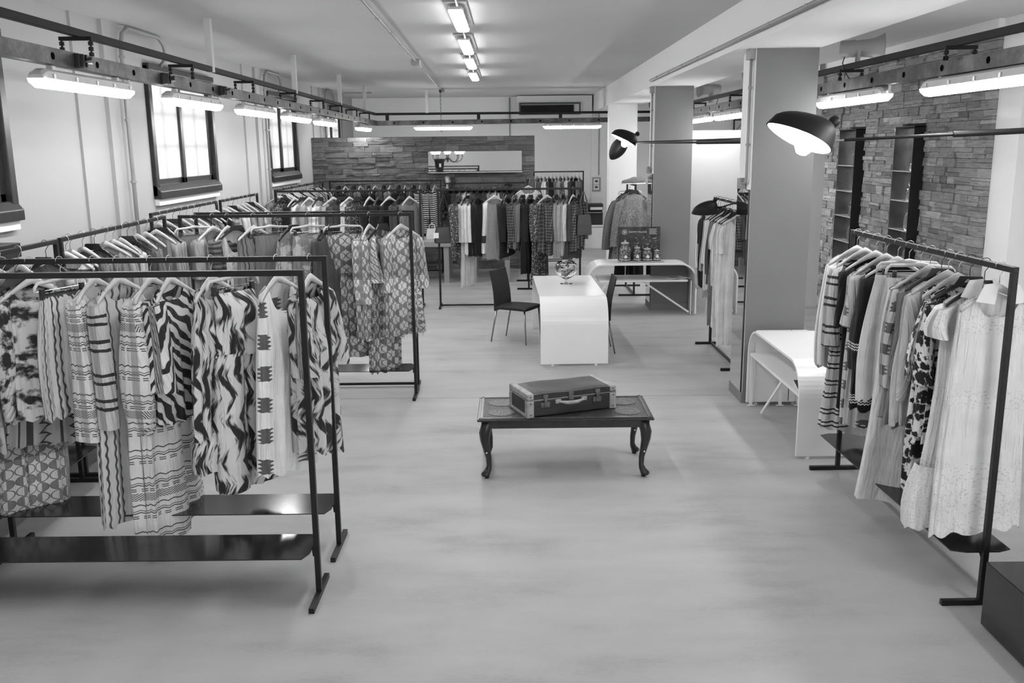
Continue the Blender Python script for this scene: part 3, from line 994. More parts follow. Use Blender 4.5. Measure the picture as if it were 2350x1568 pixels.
hook = MB().tube([(-.026, 0, .0), (-.024, 0, .014), (-.012, 0, .026), (.003, 0, .0285), (.018, 0, .022), (.026, 0, .006), (.024, 0, -.012), (.010, 0, -.028), (.0, 0, -.042), (0, 0, -.098)], .0022, 6)
H_HOOK = hook.mesh('hook', m_hookm, True)
H_HOOKB = hook.mesh('hook', m_dark, True)
H_W = hanger_body().mesh('hanger_body', m_hang, True)
_hb = hanger_body()
_hb.prism([(-.085, -.135), (.085, -.135), (.055, -.085), (-.055, -.085)], 'y', -.034, -.022)
H_B = _hb.mesh('hanger_body', m_hangb, False)
_lg = MB().tube([(-.03, -.036, -.118), (-.02, -.036, -.104), (-.012, -.036, -.100), (-.016, -.036, -.112), (-.024, -.036, -.116)], .0018, 5)
for k in range(5): _lg.tube([(-.010 + k * .008, -.036, -.116), (-.006 + k * .008, -.036, -.106), (-.003 + k * .008, -.036, -.116)], .0016, 5)
H_LOGO = _lg.mesh('logo_mark', m_whitem)
cb = MB().tube([(-.19, 0, -.165), (-.185, 0, -.130), (-.165, 0, -.110), (-.06, 0, -.105), (0, 0, -.096), (.06, 0, -.105), (.165, 0, -.110), (.185, 0, -.130), (.19, 0, -.165)], [.008, .009, .010, .011, .014, .011, .010, .009, .008], 8)
H_C = cb.mesh('hanger_body', m_hang, True)
H_CR = MB().tube([(-.186, 0, -.155), (.186, 0, -.155)], .0025, 6).mesh('clip_rod', m_steel)
H_CL = MB().box(-.012, .012, -.011, .011, -.195, -.143).mesh('clip', m_dark)


def hanger(kind, loc, ang, label, group, tilt_=0):
    t = thing('clothes_hanger', label, 'hanger', loc, ang, group)
    t.rotation_euler = (0, tilt_, ang)
    if kind == 'clip':
        link('hook', H_HOOK, t); link('hanger_body', H_C, t); link('clip_rod', H_CR, t)
        for s in (-.14, .14): link('clip', H_CL, t, loc=(s, 0, 0))
    elif kind == 'black':
        link('hook', H_HOOKB, t); link('hanger_body', H_B, t)
        if loc[0] > 2 and loc[1] < 7: link('logo_mark', H_LOGO, t)
    else:
        link('hook', H_HOOK, t); link('hanger_body', H_W, t)
    return t


# ---------------------------------------------------------------- garments
def shz(x): return armz(max(-.19, min(.19, x))) + .018 - max(0, abs(x) - .19) * 1.2


def tube_body(topf, bot, hw0, hw1, hd0, hd1, folds, amp, N, ROWS, seed, curve=1.0, hem=0.0, xc0=0, xc1=0, waist=None):
    """closed sleeve of cloth hanging down. topf(x,front)->z"""
    rn = random.Random(seed)
    p1, p2, p3 = rn.uniform(0, 6), rn.uniform(0, 6), rn.uniform(0, 6)
    sway = rn.uniform(-.03, .03)
    tl = rn.uniform(-.05, .05)
    b = MB(); b.uv = []
    for i in range(ROWS + 1):
        s = i / ROWS
        k = s ** curve
        hw = hw0 + (hw1 - hw0) * k
        if waist: hw *= 1 - waist[1] * math.exp(-((s - waist[0]) / .12) ** 2)
        hd = hd0 + (hd1 - hd0) * min(1, s * 3.2) ** .7
        cx = xc0 + (xc1 - xc0) * s + sway * sin(s * 3)
        a = amp * min(1, s * 1.5)
        for j in range(N):
            th = 2 * pi * j / N
            c, sn = cos(th), sin(th)
            x = hw * (abs(c) ** .8) * (1 if c > 0 else -1)
            y = hd * (abs(sn) ** .75) * (1 if sn > 0 else -1)
            f = a * ((1.5 - 2.6 * abs(sin((folds * th + p1) / 2 + .4 * sin(s * 2.6 + p3)))) * .55 + .5 * sin(folds * th + p1 + .5 * sin(s * 3 + p2)) + .5 * sin((folds * 2 - 1) * th + p2 + s * 1.5) + .6 * sin(3 * th + p3 + s))
            x += f * c * .6; y += f * (sn if abs(sn) > .2 else .2) * (1 if abs(sn) > .0 else 1)
            zt = topf(x, sn < 0, s) if i == 0 else topf(x * hw0 / max(hw, .01), sn < 0, s)
            zb = -bot + hem * sin(folds * th + p2) * .6 + (tl * x / max(hw, .01) if hem else 0)
            z = zt + (zb - zt) * s
            b.v.append((x + cx, y, z))
            b.uv.append((th / (2 * pi) * (hw0 + hw1) * 2.1 + seed * .13, z))
    for i in range(ROWS):
        for j in range(N):
            j2 = (j + 1) % N
            b.f.append((i * N + j, i * N + j2, (i + 1) * N + j2, (i + 1) * N + j))
    return b


def sleeve_mb(side, hw, L, r0, r1, seed, fwd=-.03, out=.05, cuff=False, puff=False):
    rn = random.Random(seed)
    N, ROWS = 12, 8
    b = MB(); b.uv = []
    ph = rn.uniform(0, 6)
    x0, z0 = hw * .88, shz(hw * .88) - .03
    for i in range(ROWS + 1):
        s = i / ROWS
        cx = x0 + out * (1 - (1 - s) ** 2.2) + .008 * sin(s * 5 + ph)
        cy = fwd * s
        cz = z0 - L * s
        r = r0 + (r1 - r0) * s
        if puff: r *= 1 + .35 * sin(pi * min(1, s * 1.1)) - (.25 if i == ROWS else 0)
        elif i == ROWS and cuff: r *= .8
        for j in range(N):
            th = 2 * pi * j / N
            q = r * (1 + .16 * sin(3 * th + ph + s * 2))
            b.v.append((side * (cx + q * cos(th) * .62), cy + q * sin(th), cz + (-.02 * cos(th) if i == 0 else 0)))
            b.uv.append((th / (2 * pi) * r * 5 + seed * .17, z0 - L * s))
    for i in range(ROWS):
        for j in range(N):
            j2 = (j + 1) % N
            b.f.append((i * N + j, i * N + j2, (i + 1) * N + j2, (i + 1) * N + j))
    b.f.append(tuple(range(N)))
    return b


NG = 0


def garment(kind, loc, ang, label, group, mat, L, hw=.2, hwb=None, dep=.05, sleeve=None, hang='wood', smat=None, near=True,
            neck=.115, neckd=.13, amp=.026, folds=10, name=None, hlabel=None, waist=None, extras=None, tilt_=0, smooth=True, srad=(.075, .055), puff=False, sout=.03):
    global NG
    NG += 1
    seed = NG * 7 + 3
    hwb = hwb or hw * 1.15
    N, ROWS = (72, 18) if near else (30, 8)
    nm = name or {'dress': 'dress', 'top': 'blouse', 'coat': 'coat', 'trousers': 'trousers', 'skirt': 'skirt', 'straps': 'dress'}[kind]
    cat = {'dress': 'dress', 'straps': 'dress', 'top': 'top', 'coat': 'coat', 'trousers': 'trousers', 'skirt': 'skirt'}[kind]
    if nm in ('shirt', 'sweater', 'jacket', 't_shirt', 'tunic', 'vest'): cat = nm.replace('_', '-')
    t = thing(nm, label, cat, loc, ang, group)
    t.rotation_euler = (0, tilt_, ang)
    if kind in ('trousers', 'skirt'):
        def topf(x, fr, s): return -.170 - (.012 if fr else 0)
    else:
        def topf(x, fr, s):
            z = shz(x)
            w_ = max(0, 1 - (abs(x) / neck) ** 2.5) if abs(x) < neck else 0
            return z - w_ * (neckd if fr else .045) * (1 - s)
    if kind == 'trousers':
        cr = .38
        b = tube_body(topf, .170 + cr, hw * .9, hw, .02, dep, folds, amp * .7, N, 6, seed)
        b.obj('hips', mat, t, smooth=smooth)
        for sgn in (-1, 1):
            z0 = .170 + cr - .02
            b = tube_body(lambda x, fr, s: -z0, L, hw * .52, (hwb) * .55, dep * .9, dep * 1.05, 4, amp, 18 if near else 12, 8, seed + sgn, xc0=sgn * hw * .47, xc1=sgn * hwb * .5)
            b.obj('trouser_leg', mat, t, smooth=smooth)
        b = tube_body(topf, .170 + .035, hw * .92, hw * .93, .021, .024, folds * 2, .002, N, 1, seed)
        b.obj('waistband', smat or mat, t, smooth=smooth)
    else:
        b = tube_body(topf, L, hw * (1 if kind == 'skirt' else .93), hwb, .014 if kind != 'skirt' else .02, dep, folds, amp, N, ROWS, seed, curve=1.1, hem=.022, waist=waist)
        b.obj('body', mat, t, smooth=smooth)
        if kind == 'skirt':
            tube_body(topf, .170 + .035, hw * 1.01, hw * 1.02, .021, .026, folds * 2, .002, N, 1, seed).obj('waistband', smat or mat, t, smooth=smooth)
    if sleeve:
        for sd in (-1, 1):
            sleeve_mb(sd, hw, sleeve, srad[0], srad[1], seed + sd, puff=puff, out=sout).obj('sleeve', smat or mat, t, smooth=smooth)
    if extras: extras(t, L, hw, hwb, dep, mat)
    if hang:
        hk = {'wood': 'pale hanger', 'black': 'black hanger', 'clip': 'clip hanger'}[hang]
        hanger(hang, loc, ang, ' '.join(('%s of the %s' % (hk, label)).split()[:16]), 'hangers on the clothes racks', tilt_)
    return t


def collar(t, L, hw, hwb, dep, mat):
    for s in (-1, 1):
        b = MB().add([(s * .02, -.045, -.075), (s * .085, -.03, -.085), (s * .13, -.05, -.17), (s * .045, -.07, -.18)], [(0, 1, 2, 3)])
        b.add([(s * .02, -.050, -.075), (s * .085, -.035, -.085), (s * .13, -.056, -.17), (s * .045, -.076, -.18)], [(3, 2, 1, 0), (0, 1, -3, -4)] if 0 else [(3, 2, 1, 0)])
        b.uv = [(0, 0)] * len(b.v)
        b.obj('collar', mat, t)


def fringe(t, L, hw, hwb, dep, mat):
    b = MB()
    for i in range(46):
        a = 2 * pi * i / 46
        x, y = hwb * cos(a), dep * sin(a)
        z = -L + .02
        b.add([(x - .004, y, z), (x + .004, y, z), (x + random.uniform(-.006, .006), y + .004, z - random.uniform(.05, .09))], [(0, 1, 2)])
    b.uv = [(0, 0)] * len(b.v)
    b.obj('fringe', mat, t)['kind'] = 'stuff'


def tiers(t, L, hw, hwb, dep, mat):
    # gathered ruffle at the hem
    b = tube_body(lambda x, fr, s: -L + .30, L + .02, hwb * .98, hwb * 1.10, dep * 1.08, dep * 1.3, 11, .016, 60, 6, 91, hem=.02)
    b.obj('hem_ruffle', mat, t, smooth=True)


def fur(t, L, hw, hwb, dep, mat):
    for ch in list(t.children):
        src = ch.data
        b = MB(); b.uv = []
        for p in src.polygons:
            vs = [src.vertices[i].co for i in p.vertices]
            if len(vs) != 4: continue
            c0 = sum((v for v in vs), Vector()) / 4
            n = p.normal
            if (n.x * c0.x + n.y * c0.y) < 0 and ch.name.startswith('body'): n = -n
            for k in range(9):
                u, w_ = random.random(), random.random()
                q = vs[0].lerp(vs[1], u).lerp(vs[3].lerp(vs[2], u), w_)
                tip = q + n * random.uniform(.008, .02) + Vector((random.uniform(-.012, .012), random.uniform(-.006, .006), -random.uniform(.012, .04)))
                sd = Vector((random.uniform(-1, 1), random.uniform(-.5, .5), 0)).normalized() * .004
                b.add([q - sd, q + sd, tip], [(0, 1, 2)])
                r_ = random.random() * 3
                b.uv += [(r_, r_), (r_, r_), (r_ + .01, r_)]
        b.obj('fur_pile', mat, t)['kind'] = 'stuff'


def buttons(t, L, hw, hwb, dep, mat):
    for k in range(6):
        MB().tube([(0.015, -dep - .010, -.24 - k * .07), (0.015, -dep - .020, -.24 - k * .07)], .008, 8).obj('button', m_dark, t)


def tagcard(x, z, mat=m_grey, y=-.09):
    def f(t, L, hw, hwb, dep, m):
        q = MB().box(x - .035, x + .035, y - .003, y, z - .13, z).obj('price_tag', mat, t)
        for k in range(3): MB().box(x - .033, x + .033, y - .004, y - .003, z - .108 - k * .008, z - .104 - k * .008).obj('tag_stripe', m_dark, q)
        MB().tube([(x, y, z), (x - .005, y + .01, z + .07), (x - .01, y + .02, z + .14)], .002, 5).obj('tag_cord', m_dark, t)
    return f


def multi(*fs):
    def f(*a):
        for q in fs: q(*a)
    return f


BARZ = 1.785
# materials for clothes
c_leo = cloth('leopard_blot_cloth', 'blots', .55, .03, 1.6)
c_dash = cloth('dashed_cream_cloth', 'dash', .62, .08)
c_vst = cloth('wavy_striped_cloth', 'vstripe', .55, .08)
c_hst = cloth('band_striped_cloth', 'hstripe', .5, .04)
c_zeb = cloth('zebra_cloth', 'zebra', .62, .03)
c_ikat = cloth('ikat_flame_cloth', 'ikat', .62, .03)
c_ikat2 = cloth('ikat_grey_cloth', 'ikat', .50, .03, 1.25)
c_zig = cloth('embroidered_zigzag_cloth', 'zigzag', .36, .05)
c_geo = cloth('geometric_rounds_cloth', 'geo', .48, .17, 1.3)
c_geo2 = cloth('geometric_rounds_dark_cloth', 'geo', .34, .10, 1.2)
c_blk = cloth('white_block_motif_cloth', 'blocks', .78, .12)
c_wh = cloth('white_cotton', 'plain', .66)
c_cr = cloth('cream_cotton', 'plain', .54)
c_gr = cloth('mid_grey_cloth', 'plain', .16)
c_lg = cloth('light_grey_cloth', 'plain', .32)
c_dg = cloth('dark_grey_cloth', 'plain', .06)
c_bk = cloth('black_cloth', 'plain', .014)
c_lace = cloth('white_lace_cloth', 'lace', .72)
c_flo = cloth('black_white_floral_cloth', 'floral', .70, .02)
c_flog = cloth('pale_floral_cloth', 'floral', .45, .22, .5)
c_plaid = cloth('dark_plaid_wool', 'plaid', .035, .22)
c_plaid2 = cloth('grey_plaid_wool', 'plaid', .07, .25, .7)
c_dots = cloth('dark_spotted_cloth', 'dots', .05, .5)
c_bold = cloth('striped_jersey', 'bold', .7, .02)
c_fuzz = cloth('grey_fuzzy_wool', 'fuzz', .62, .05)
c_fuzzw = cloth('white_fur', 'fuzz', .75, .45, .6)
c_knit = cloth('grey_knit', 'bold', .30, .22, 1.9)
c_trim = cloth('black_cloth_zigzag_trim', 'trim', .014, .7, c=1.02)
c_trims = cloth('black_sleeve_zigzag_trim', 'trim', .014, .7, c=.66)
c_aztec = cloth('striped_woven_cloth', 'hstripe', .58, .03, 1.6)
c_pal = cloth('pale_patterned_cloth', 'blocks', .50, .12, 1.4)

# ---- rack B : printed clothes (hooks at these X), Y 5.25
G = 'printed clothes on the second rack'
yb = 5.25


def B(x, a, kind, label, mat, L, **k):
    garment(kind, (x, yb, BARZ), R_(min(80, a + 6)), label, G, mat, L, **k)


B(-2.97, 62, 'top', 'dark blotched blouse at the very left edge of the second rack', cloth('dark_blots', 'blots', .25, .02, 1.8), .85, sleeve=.5)
B(-2.77, 34, 'top', 'blotched leopard-like blouse with long puffed sleeves', c_leo, .90, hw=.20, hwb=.23, dep=.08, sleeve=.68, amp=.02, puff=True, srad=(.07, .06))
B(-2.86, 34, 'dress', 'zigzag embroidered tunic showing below the blotched blouse', c_zig, 1.10, hw=.17, hwb=.23, dep=.04, hang='black')
B(-2.93, 34, 'trousers', 'pale trousers with printed rounds hanging low at the left', c_geo, 1.50, hw=.17, hwb=.19, dep=.04, hang='clip')
B(-2.60, 62, 'skirt', 'striped culottes with ruched waistband on clip hanger', c_vst, .88, hw=.15, hwb=.19, dep=.06, smat=c_dg, hang='clip', amp=.014, folds=10)
B(-2.41, 68, 'top', 'cream shirt with diagonal dashed stripes and full sleeves', c_dash, .92, name='shirt', hw=.19, hwb=.2, sleeve=.80, srad=(.06, .075))
B(-2.27, 60, 'dress', 'long pale dress with banded striped sleeves', c_vst, 1.50, hw=.2, hwb=.27, dep=.07, sleeve=.72, smat=c_hst, srad=(.06, .08), amp=.02)
B(-2.08, 66, 'dress', 'long cream dress with rows of dashes, hem near the floor', c_dash, 1.62, hw=.2, hwb=.28, dep=.10, sleeve=.75, srad=(.06, .09), puff=True, amp=.028, folds=8)
B(-1.97, 70, 'top', 'zebra striped blouse with wide sleeves', c_zeb, .95, hw=.2, hwb=.22, sleeve=.5, srad=(.07, .11), hang='wood')
B(-1.73, 62, 'dress', 'black and cream ikat dress with ruffled hem', c_ikat, 1.02, hw=.17, hwb=.22, dep=.075, extras=lambda t, L, a, b, d, m: tube_body(lambda x, fr, s: -L + .03, L + .18, b * .92, b * 1.12, d * .95, d * 1.25, 9, .018, 44, 5, 17, hem=.015).obj('hem_ruffle', m, t, smooth=True))
B(-1.61, 52, 'trousers', 'black and cream ikat trousers on clip hanger', c_ikat, 1.36, hw=.16, hwb=.20, dep=.085, smat=c_ikat2, hang='clip', amp=.02)
B(-1.35, 58, 'straps', 'white sleeveless dress with dark woven block motifs', c_blk, 1.26, hw=.18, hwb=.25, dep=.075, neck=.10, neckd=.2, amp=.014)
B(-1.16, 66, 'dress', 'ikat dress partly behind the front rack post', c_ikat2, 1.16, hw=.17, hwb=.18, dep=.085, sleeve=.45, srad=(.06, .09))

# ---- rack C : Y 8.77
G = 'clothes on the third rack'
yc = 8.77


def Cg(x, a, kind, label, mat, L, **k):
    garment(kind, (x, yc, BARZ), R_(a), label, G, mat, L, **k)


Cg(-3.02, 40, 'trousers', 'plain grey wide trousers at the left end of the third rack', c_gr, 1.30, hw=.16, hwb=.2, hang='clip')
Cg(-2.84, 50, 'top', 'grey V-neck shirt with short sleeves', c_lg, .78, name='shirt', hw=.2, hwb=.22, sleeve=.35, neckd=.2, srad=(.08, .09))
Cg(-2.70, 60, 'top', 'dark diagonal striped jacket under strap hanger', cloth('dark_stripe', 'bold', .16, .05, .8), .95, name='jacket', hw=.2, sleeve=.5)
Cg(-2.63, 45, 'straps', 'pale strappy top slipping off its black hanger', c_cr, .95, hw=.18, neck=.12, neckd=.25, hang='black')
Cg(-2.45, 45, 'dress', 'long grey dress with embroidered borders', cloth('grey_embroidered', 'vstripe', .20, .06, .8), 1.52, hw=.2, hwb=.28, dep=.08, neckd=.12, amp=.02)
Cg(-2.29, 30, 'trousers', 'dark grey pleated trousers on pale clip hanger', c_gr, 1.40, hw=.18, hwb=.22, hang='clip', amp=.016)
Cg(-2.09, 55, 'straps', 'pale floral sleeveless top on black hanger', c_flog, .92, hw=.19, hwb=.22, neckd=.14, hang='black')
Cg(-1.93, 40, 'trousers', 'pale floral trousers on clip hanger', c_flog, 1.22, hw=.18, hwb=.21, hang='clip')
Cg(-1.72, 60, 'coat', 'dark plain coat between floral and geometric prints', c_dg, 1.25, hw=.21, hwb=.24, dep=.09, sleeve=.55, hang='black')
Cg(-1.60, 25, 'trousers', 'wide geometric print trousers with gathered waist', c_geo2, 1.38, hw=.19, hwb=.25, dep=.06, hang='clip', amp=.016)
Cg(-1.35, 68, 'top', 'geometric print kaftan on pale wooden hanger', c_geo, 1.18, name='tunic', hw=.2, hwb=.24, dep=.06, sleeve=.6, srad=(.08, .09))
Cg(-1.24, 50, 'dress', 'long geometric print dress on black hanger', c_geo2, 1.50, hw=.17, hwb=.18, dep=.07, sleeve=.42, smat=c_geo, srad=(.07, .14), hang='black')
Cg(-1.05, 40, 'top', 'fringed geometric print tunic at the right end', c_geo, 1.16, name='tunic', hw=.2, hwb=.22, dep=.07, sleeve=.5, srad=(.07, .09), extras=fringe)

# ---- rack R (right): along Y at X 2.45
G = 'clothes on the right rack'
rr_ = [(6.45, -8, 'top', 'white long sleeved shirt at the far end of the right rack', c_wh, .98, dict(name='shirt', sleeve=.72, srad=(.06, .065), hang='wood')),
       (6.30, -8, 'dress', 'striped woven kaftan with tied sleeves', c_aztec, 1.42, dict(sleeve=.55, hwb=.24, srad=(.07, .09), smat=c_hst)),
       (6.12, -12, 'top', 'black plain top half hidden among the striped clothes', c_bk, 1.15, dict(sleeve=.38, hwb=.18)),
       (5.95, -8, 'top', 'pale patterned short sleeved blouse', c_pal, 1.25, dict(sleeve=.34, srad=(.08, .1), hang='wood')),
       (5.78, -12, 'dress', 'black tunic with white zigzag trims', c_trim, 1.10, dict(name='tunic', sleeve=.60, smat=c_trims, srad=(.08, .08), dep=.07)),
       (5.62, -4, 'skirt', 'white denim skirt on clip hanger', c_wh, .95, dict(hang='clip', hw=.19, hwb=.24, extras=buttons)),
       (5.46, -20, 'trousers', 'long white scarf-like trousers reaching low', c_wh, 1.60, dict(hang='clip', hw=.2, hwb=.27, dep=.06, amp=.02)),
       (5.34, -10, 'top', 'pale shirt with dark motif on its shoulders', c_pal, 1.0, dict(name='shirt', sleeve=.6, hwb=.22)),
       (5.20, -14, 'top', 'long grey tunic on black hanger', c_gr, 1.02, dict(name='tunic', sleeve=.5, hwb=.25, hang='black', dep=.07)),
       (5.12, -8, 'top', 'cream blouse with puffed sleeves', c_cr, .95, dict(sleeve=.62, puff=True, srad=(.06, .06), hang='wood')),
       (5.0, -6, 'dress', 'long black and white floral dress on clip hanger', c_flo, 1.36, dict(hw=.19, hwb=.2, dep=.06, amp=.018)),
       (4.88, -12, 'top', 'black and white floral blouse beside the lace dress', c_flo, .98, dict(sleeve=.45, srad=(.08, .12), hwb=.2, hang='black')),
       (4.73, -6, 'dress', 'long white lace dress with pointed collar', c_lace, 1.40, dict(hw=.21, hwb=.27, dep=.085, neckd=.16, amp=.016, folds=9, sleeve=.16, srad=(.08, .09), extras=multi(collar, tiers, tagcard(.10, -.32)), hang='black')),
       (4.585, -3, 'dress', 'white lace dress nearest on the right rack', c_lace, 1.42, dict(hw=.20, hwb=.23, dep=.035, neckd=.16, amp=.008, folds=9, extras=collar))]
for y, a, kind, lab, mt, L, k in rr_:
    x = 2.47 - (y - 4.46) * .0144
    if lab.startswith('white lace dress nearest'): x = 2.60; a = -4
    garment(kind, (2.47 - (y - 4.46) * .0144, y, BARZ), R_(a), lab, G, mt, L, **k)

# ---- rack W (white clothes behind pillar), along Y, X 2.44
G = 'white clothes behind the near pillar'
ws = [('white', c_wh, 1.1, 'top'), ('black', c_bk, 1.05, 'dress'), ('black', c_bk, 1.06, 'dress'), ('light grey', c_lg, 1.1, 'dress'), ('white', c_wh, 1.02, 'top'), ('white', c_wh, 1.3, 'dress'),
      ('black', c_dg, .95, 'top'), ('grey', c_gr, 1.4, 'dress'), ('white', c_wh, .9, 'top'), ('white', c_wh, 1.4, 'dress'), ('cream', c_cr, 1.5, 'dress'), ('white', c_wh, 1.2, 'top'), ('white', c_wh, 1.5, 'dress')]
for i, (cn, mt, L, kd) in enumerate(ws):
    y = 10.93 - i * .098
    garment(kd, (2.44, y, BARZ), R_(-6 + random.uniform(-5, 5)), '%s %s behind the near pillar, %s from the far end' % (cn, 'dress' if kd == 'dress' else 'blouse', ORD[i]), G, mt, L, dep=.035, hwb=.2, near=False,
            sleeve=random.choice([.3, .5, .6]), hang='black' if i % 3 else 'wood', srad=(.05, .05), name='dress' if kd == 'dress' else 'blouse', sout=.03)

# ---- wall racks along the left wall (garments across, X)
shades = [('cream', c_cr), ('grey', c_gr), ('light grey', c_lg), ('white', c_wh), ('dark grey', c_dg), ('grey', c_gr), ('striped', c_bold), ('black', c_bk)]


def wallrow(ys, x0, group, where, L=(.95, 1.3), near=True, mats=None, angs=14, slv=.5, dep=.04):
    for i, y in enumerate(ys):
        cn, mt = (mats or shades)[(i * 3 + int(y * 7)) % len(mats or shades)]
        kd = random.choice(['top', 'dress', 'top'])
        garment(kd, (x0, y, BARZ), R_(random.uniform(-angs, angs)), '%s %s on the %s, %s from near' % (cn, 'dress' if kd == 'dress' else 'shirt', where, ORD[i]), group, mt, random.uniform(*L), dep=dep, near=near,
                sleeve=slv if i % 4 else None, hang=['wood', 'wood', 'black', 'wood'][i % 4], name='dress' if kd == 'dress' else 'shirt', srad=(.055, .05))


m1 = [('cream', c_cr), ('pale floral', c_flog), ('white', c_wh), ('light grey', c_lg), ('grey', c_gr)]
wallrow((4.6, 4.85, 5.1, 5.35, 5.65, 5.9, 6.25), -3.18, 'clothes on the nearest wall rack', 'nearest wall rack', mats=m1)
garment('dress', (-3.2, 6.58, BARZ), R_(8), 'white dress with banded ruffled hem at the wall rack end', 'clothes on the second wall rack', cloth('white_banded', 'hstripe', .72, .10, .6), 1.42, hw=.19, hwb=.30, dep=.08, amp=.02)
wallrow((6.75, 6.95, 7.15, 7.35, 7.5, 7.64, 7.78, 7.98, 8.18, 8.42, 8.6), -3.25, 'clothes on the second wall rack', 'second wall rack', mats=[('light grey', c_lg), ('grey', c_gr), ('dark grey', c_dg), ('cream', c_cr), ('grey denim', c_gr)])
wallrow([9.3 + k * .205 for k in range(10)], -3.56, 'clothes on the third wall rack', 'third wall rack', mats=[('black', c_bk), ('grey', c_gr), ('cream', c_cr), ('light grey', c_lg), ('pale floral', c_flog)], near=False)
wallrow([11.55 + k * .2 for k in range(8)], -3.59, 'clothes on the fourth wall rack', 'fourth wall rack', mats=[('striped', cloth('pale_stripe', 'bold', .5, .2, .5)), ('cream', c_cr), ('light grey', c_lg), ('pale floral', c_flog)], near=False)
wallrow([14.4 + k * .145 for k in range(24)], -3.62, 'clothes on the fifth wall rack', 'crowded wall rack', mats=[('black', c_bk), ('white', c_wh), ('dark grey', c_dg), ('grey', c_gr), ('light grey', c_lg), ('black', c_bk)], near=False, dep=.03)

# ---- rack D
G = 'clothes on the middle left rack'
dl = [(-3.42, 'spotted dress', c_dots, .95, 'dress'), (-3.24, 'black jacket', c_bk, 1.05, 'coat'), (-3.12, 'white t-shirt', c_wh, .85, 'top'), (-3.03, 'grey shirt', c_lg, .9, 'top'),
      (-2.88, 'white dress with chevron knit', cloth('white_chevron', 'bold', .8, .5, .35), 1.25, 'dress'), (-2.66, 'grey striped shirt', c_lg, .9, 'top'), (-2.55, 'dark shirt', c_dg, 1.0, 'top'), (-2.42, 'white vest', c_wh, .8, 'straps'),
      (-2.30, 'dark floral dress', c_dots, 1.3, 'dress'), (-2.12, 'black high-neck sweater', c_bk, .8, 'top'), (-1.98, 'black dress', c_bk, 1.2, 'dress'), (-1.82, 'black jacket', c_bk, .9, 'coat'),
      (-1.66, 'dark grey coat', c_dg, 1.2, 'coat'), (-1.52, 'grey coat', c_gr, 1.15, 'coat')]
for i, (x, nm, mt, L, kd) in enumerate(dl):
    garment(kd, (x, 13.9, BARZ), R_(random.uniform(30, 65)), '%s, %s from the left on the middle left rack' % (nm, ORD[i]), G, mt, L, near=False, sleeve=.55 if kd != 'straps' else None, hang=['black', 'wood'][i % 2], dep=.05)

# ---- rack E
G = 'coats and dresses behind the desk'
el = [(-.79, 70, 'coat', 'dark coat with pale print at its collar', c_dots, 1.02, {}), (-.66, 60, 'coat', 'long pale fringed scarf coat', c_cr, 1.45, dict(hwb=.17, extras=fringe)), (-.60, 70, 'top', 'cream blouse with draped sleeve', c_wh, .95, {}),
      (-.50, 60, 'coat', 'black long coat beside the cream blouse', c_bk, 1.0, {}), (-.24, 12, 'dress', 'pale knit dress with dark collar and two-tone sleeves', c_knit, 1.05, dict(hw=.17, hwb=.21, sleeve=.75, smat=cloth('two_tone_sleeve', 'hstripe', .75, .05, .12), srad=(.06, .055))),
      (-.06, 65, 'dress', 'black dress right of the knit dress', c_bk, 1.0, {}), (.05, 70, 'top', 'small plaid blouse in dark wool', c_plaid, .9, {}), (.16, 60, 'top', 'grey cardigan left of the long black coat', c_gr, .85, dict(name='sweater')),
      (.28, 62, 'coat', 'long black coat with flared hem', c_bk, 1.28, dict(hwb=.26)), (.42, 60, 'dress', 'long dark spotted dress', c_dots, 1.45, {}), (.55, 30, 'coat', 'plaid wool jacket in the middle of the row', c_plaid2, .95, dict(name='jacket')),
      (.66, 60, 'coat', 'plaid coat beside the plaid jacket', c_plaid, .98, {}), (.76, 62, 'top', 'light grey cardigan right of the plaid coat', c_lg, 1.05, dict(name='sweater')), (.85, 60, 'top', 'pale knitted sweater near the right row end', c_cr, 1.02, dict(name='sweater')),
      (.94, 58, 'coat', 'dark grey coat with pale stripe at its hem', c_dg, 1.05, {}), (1.0, 60, 'coat', 'tweed dark coat at the right of the row', c_plaid, .9, {})]
for x, a, kd, lab, mt, L, k in el:
    kk = dict(sleeve=.55, dep=.045); kk.update(k)
    garment(kd, (x, 13.9, BARZ), R_(a), lab, G, mt, L, near=False, hang='black' if a > 58 else 'wood', **kk)

# ---- rack before stone divider (dark jackets)
G = 'dark jackets before the stone divider'
for i in range(14):
    cn, mt = [('black', c_bk), ('black', c_bk), ('dark grey', c_dg), ('grey', c_gr)][i % 4]
    if i >= 11: cn, mt = ('striped', c_bold)
    garment('coat', (-3.35 + i * .145, 18.0, BARZ), R_(random.uniform(60, 82)), '%s jacket before the divider, %s from the left' % (cn, ORD[i]), G, mt, random.uniform(.85, 1.15), near=False, sleeve=.5, name='jacket', hang=['black', 'wood'][i % 2], dep=.04)
# ---- rail on the divider with short clothes above the hat shelf
rl = thing('wall_rail', 'black clothes rail fixed on the right half of the divider', 'rail', (-.45, 18.12, 1.72))
MB().box(-.85, .75, -.012, .012, -.012, .012).obj('rail', m_blk, rl)
for x in (-.8, 0, .7): MB().box(x - .012, x + .012, 0, .25, -.012, .012).obj('rail_bracket', m_blk, rl)
for i in range(13):
    cn, mt = [('black', c_bk), ('white', c_wh), ('dark grey', c_dg), ('black spotted', c_dots), ('light grey', c_lg)][(i * 2) % 5]
    garment('top', (-1.2 + i * .115, 18.12, 1.72), R_(random.uniform(80, 89)), '%s top above the hat shelf, %s from the left' % (cn, ORD[i]), 'short tops above the hat shelf', mt, .5, hw=.17, hwb=.17, near=False, hang='black', name='t_shirt', dep=.035, sleeve=.25)
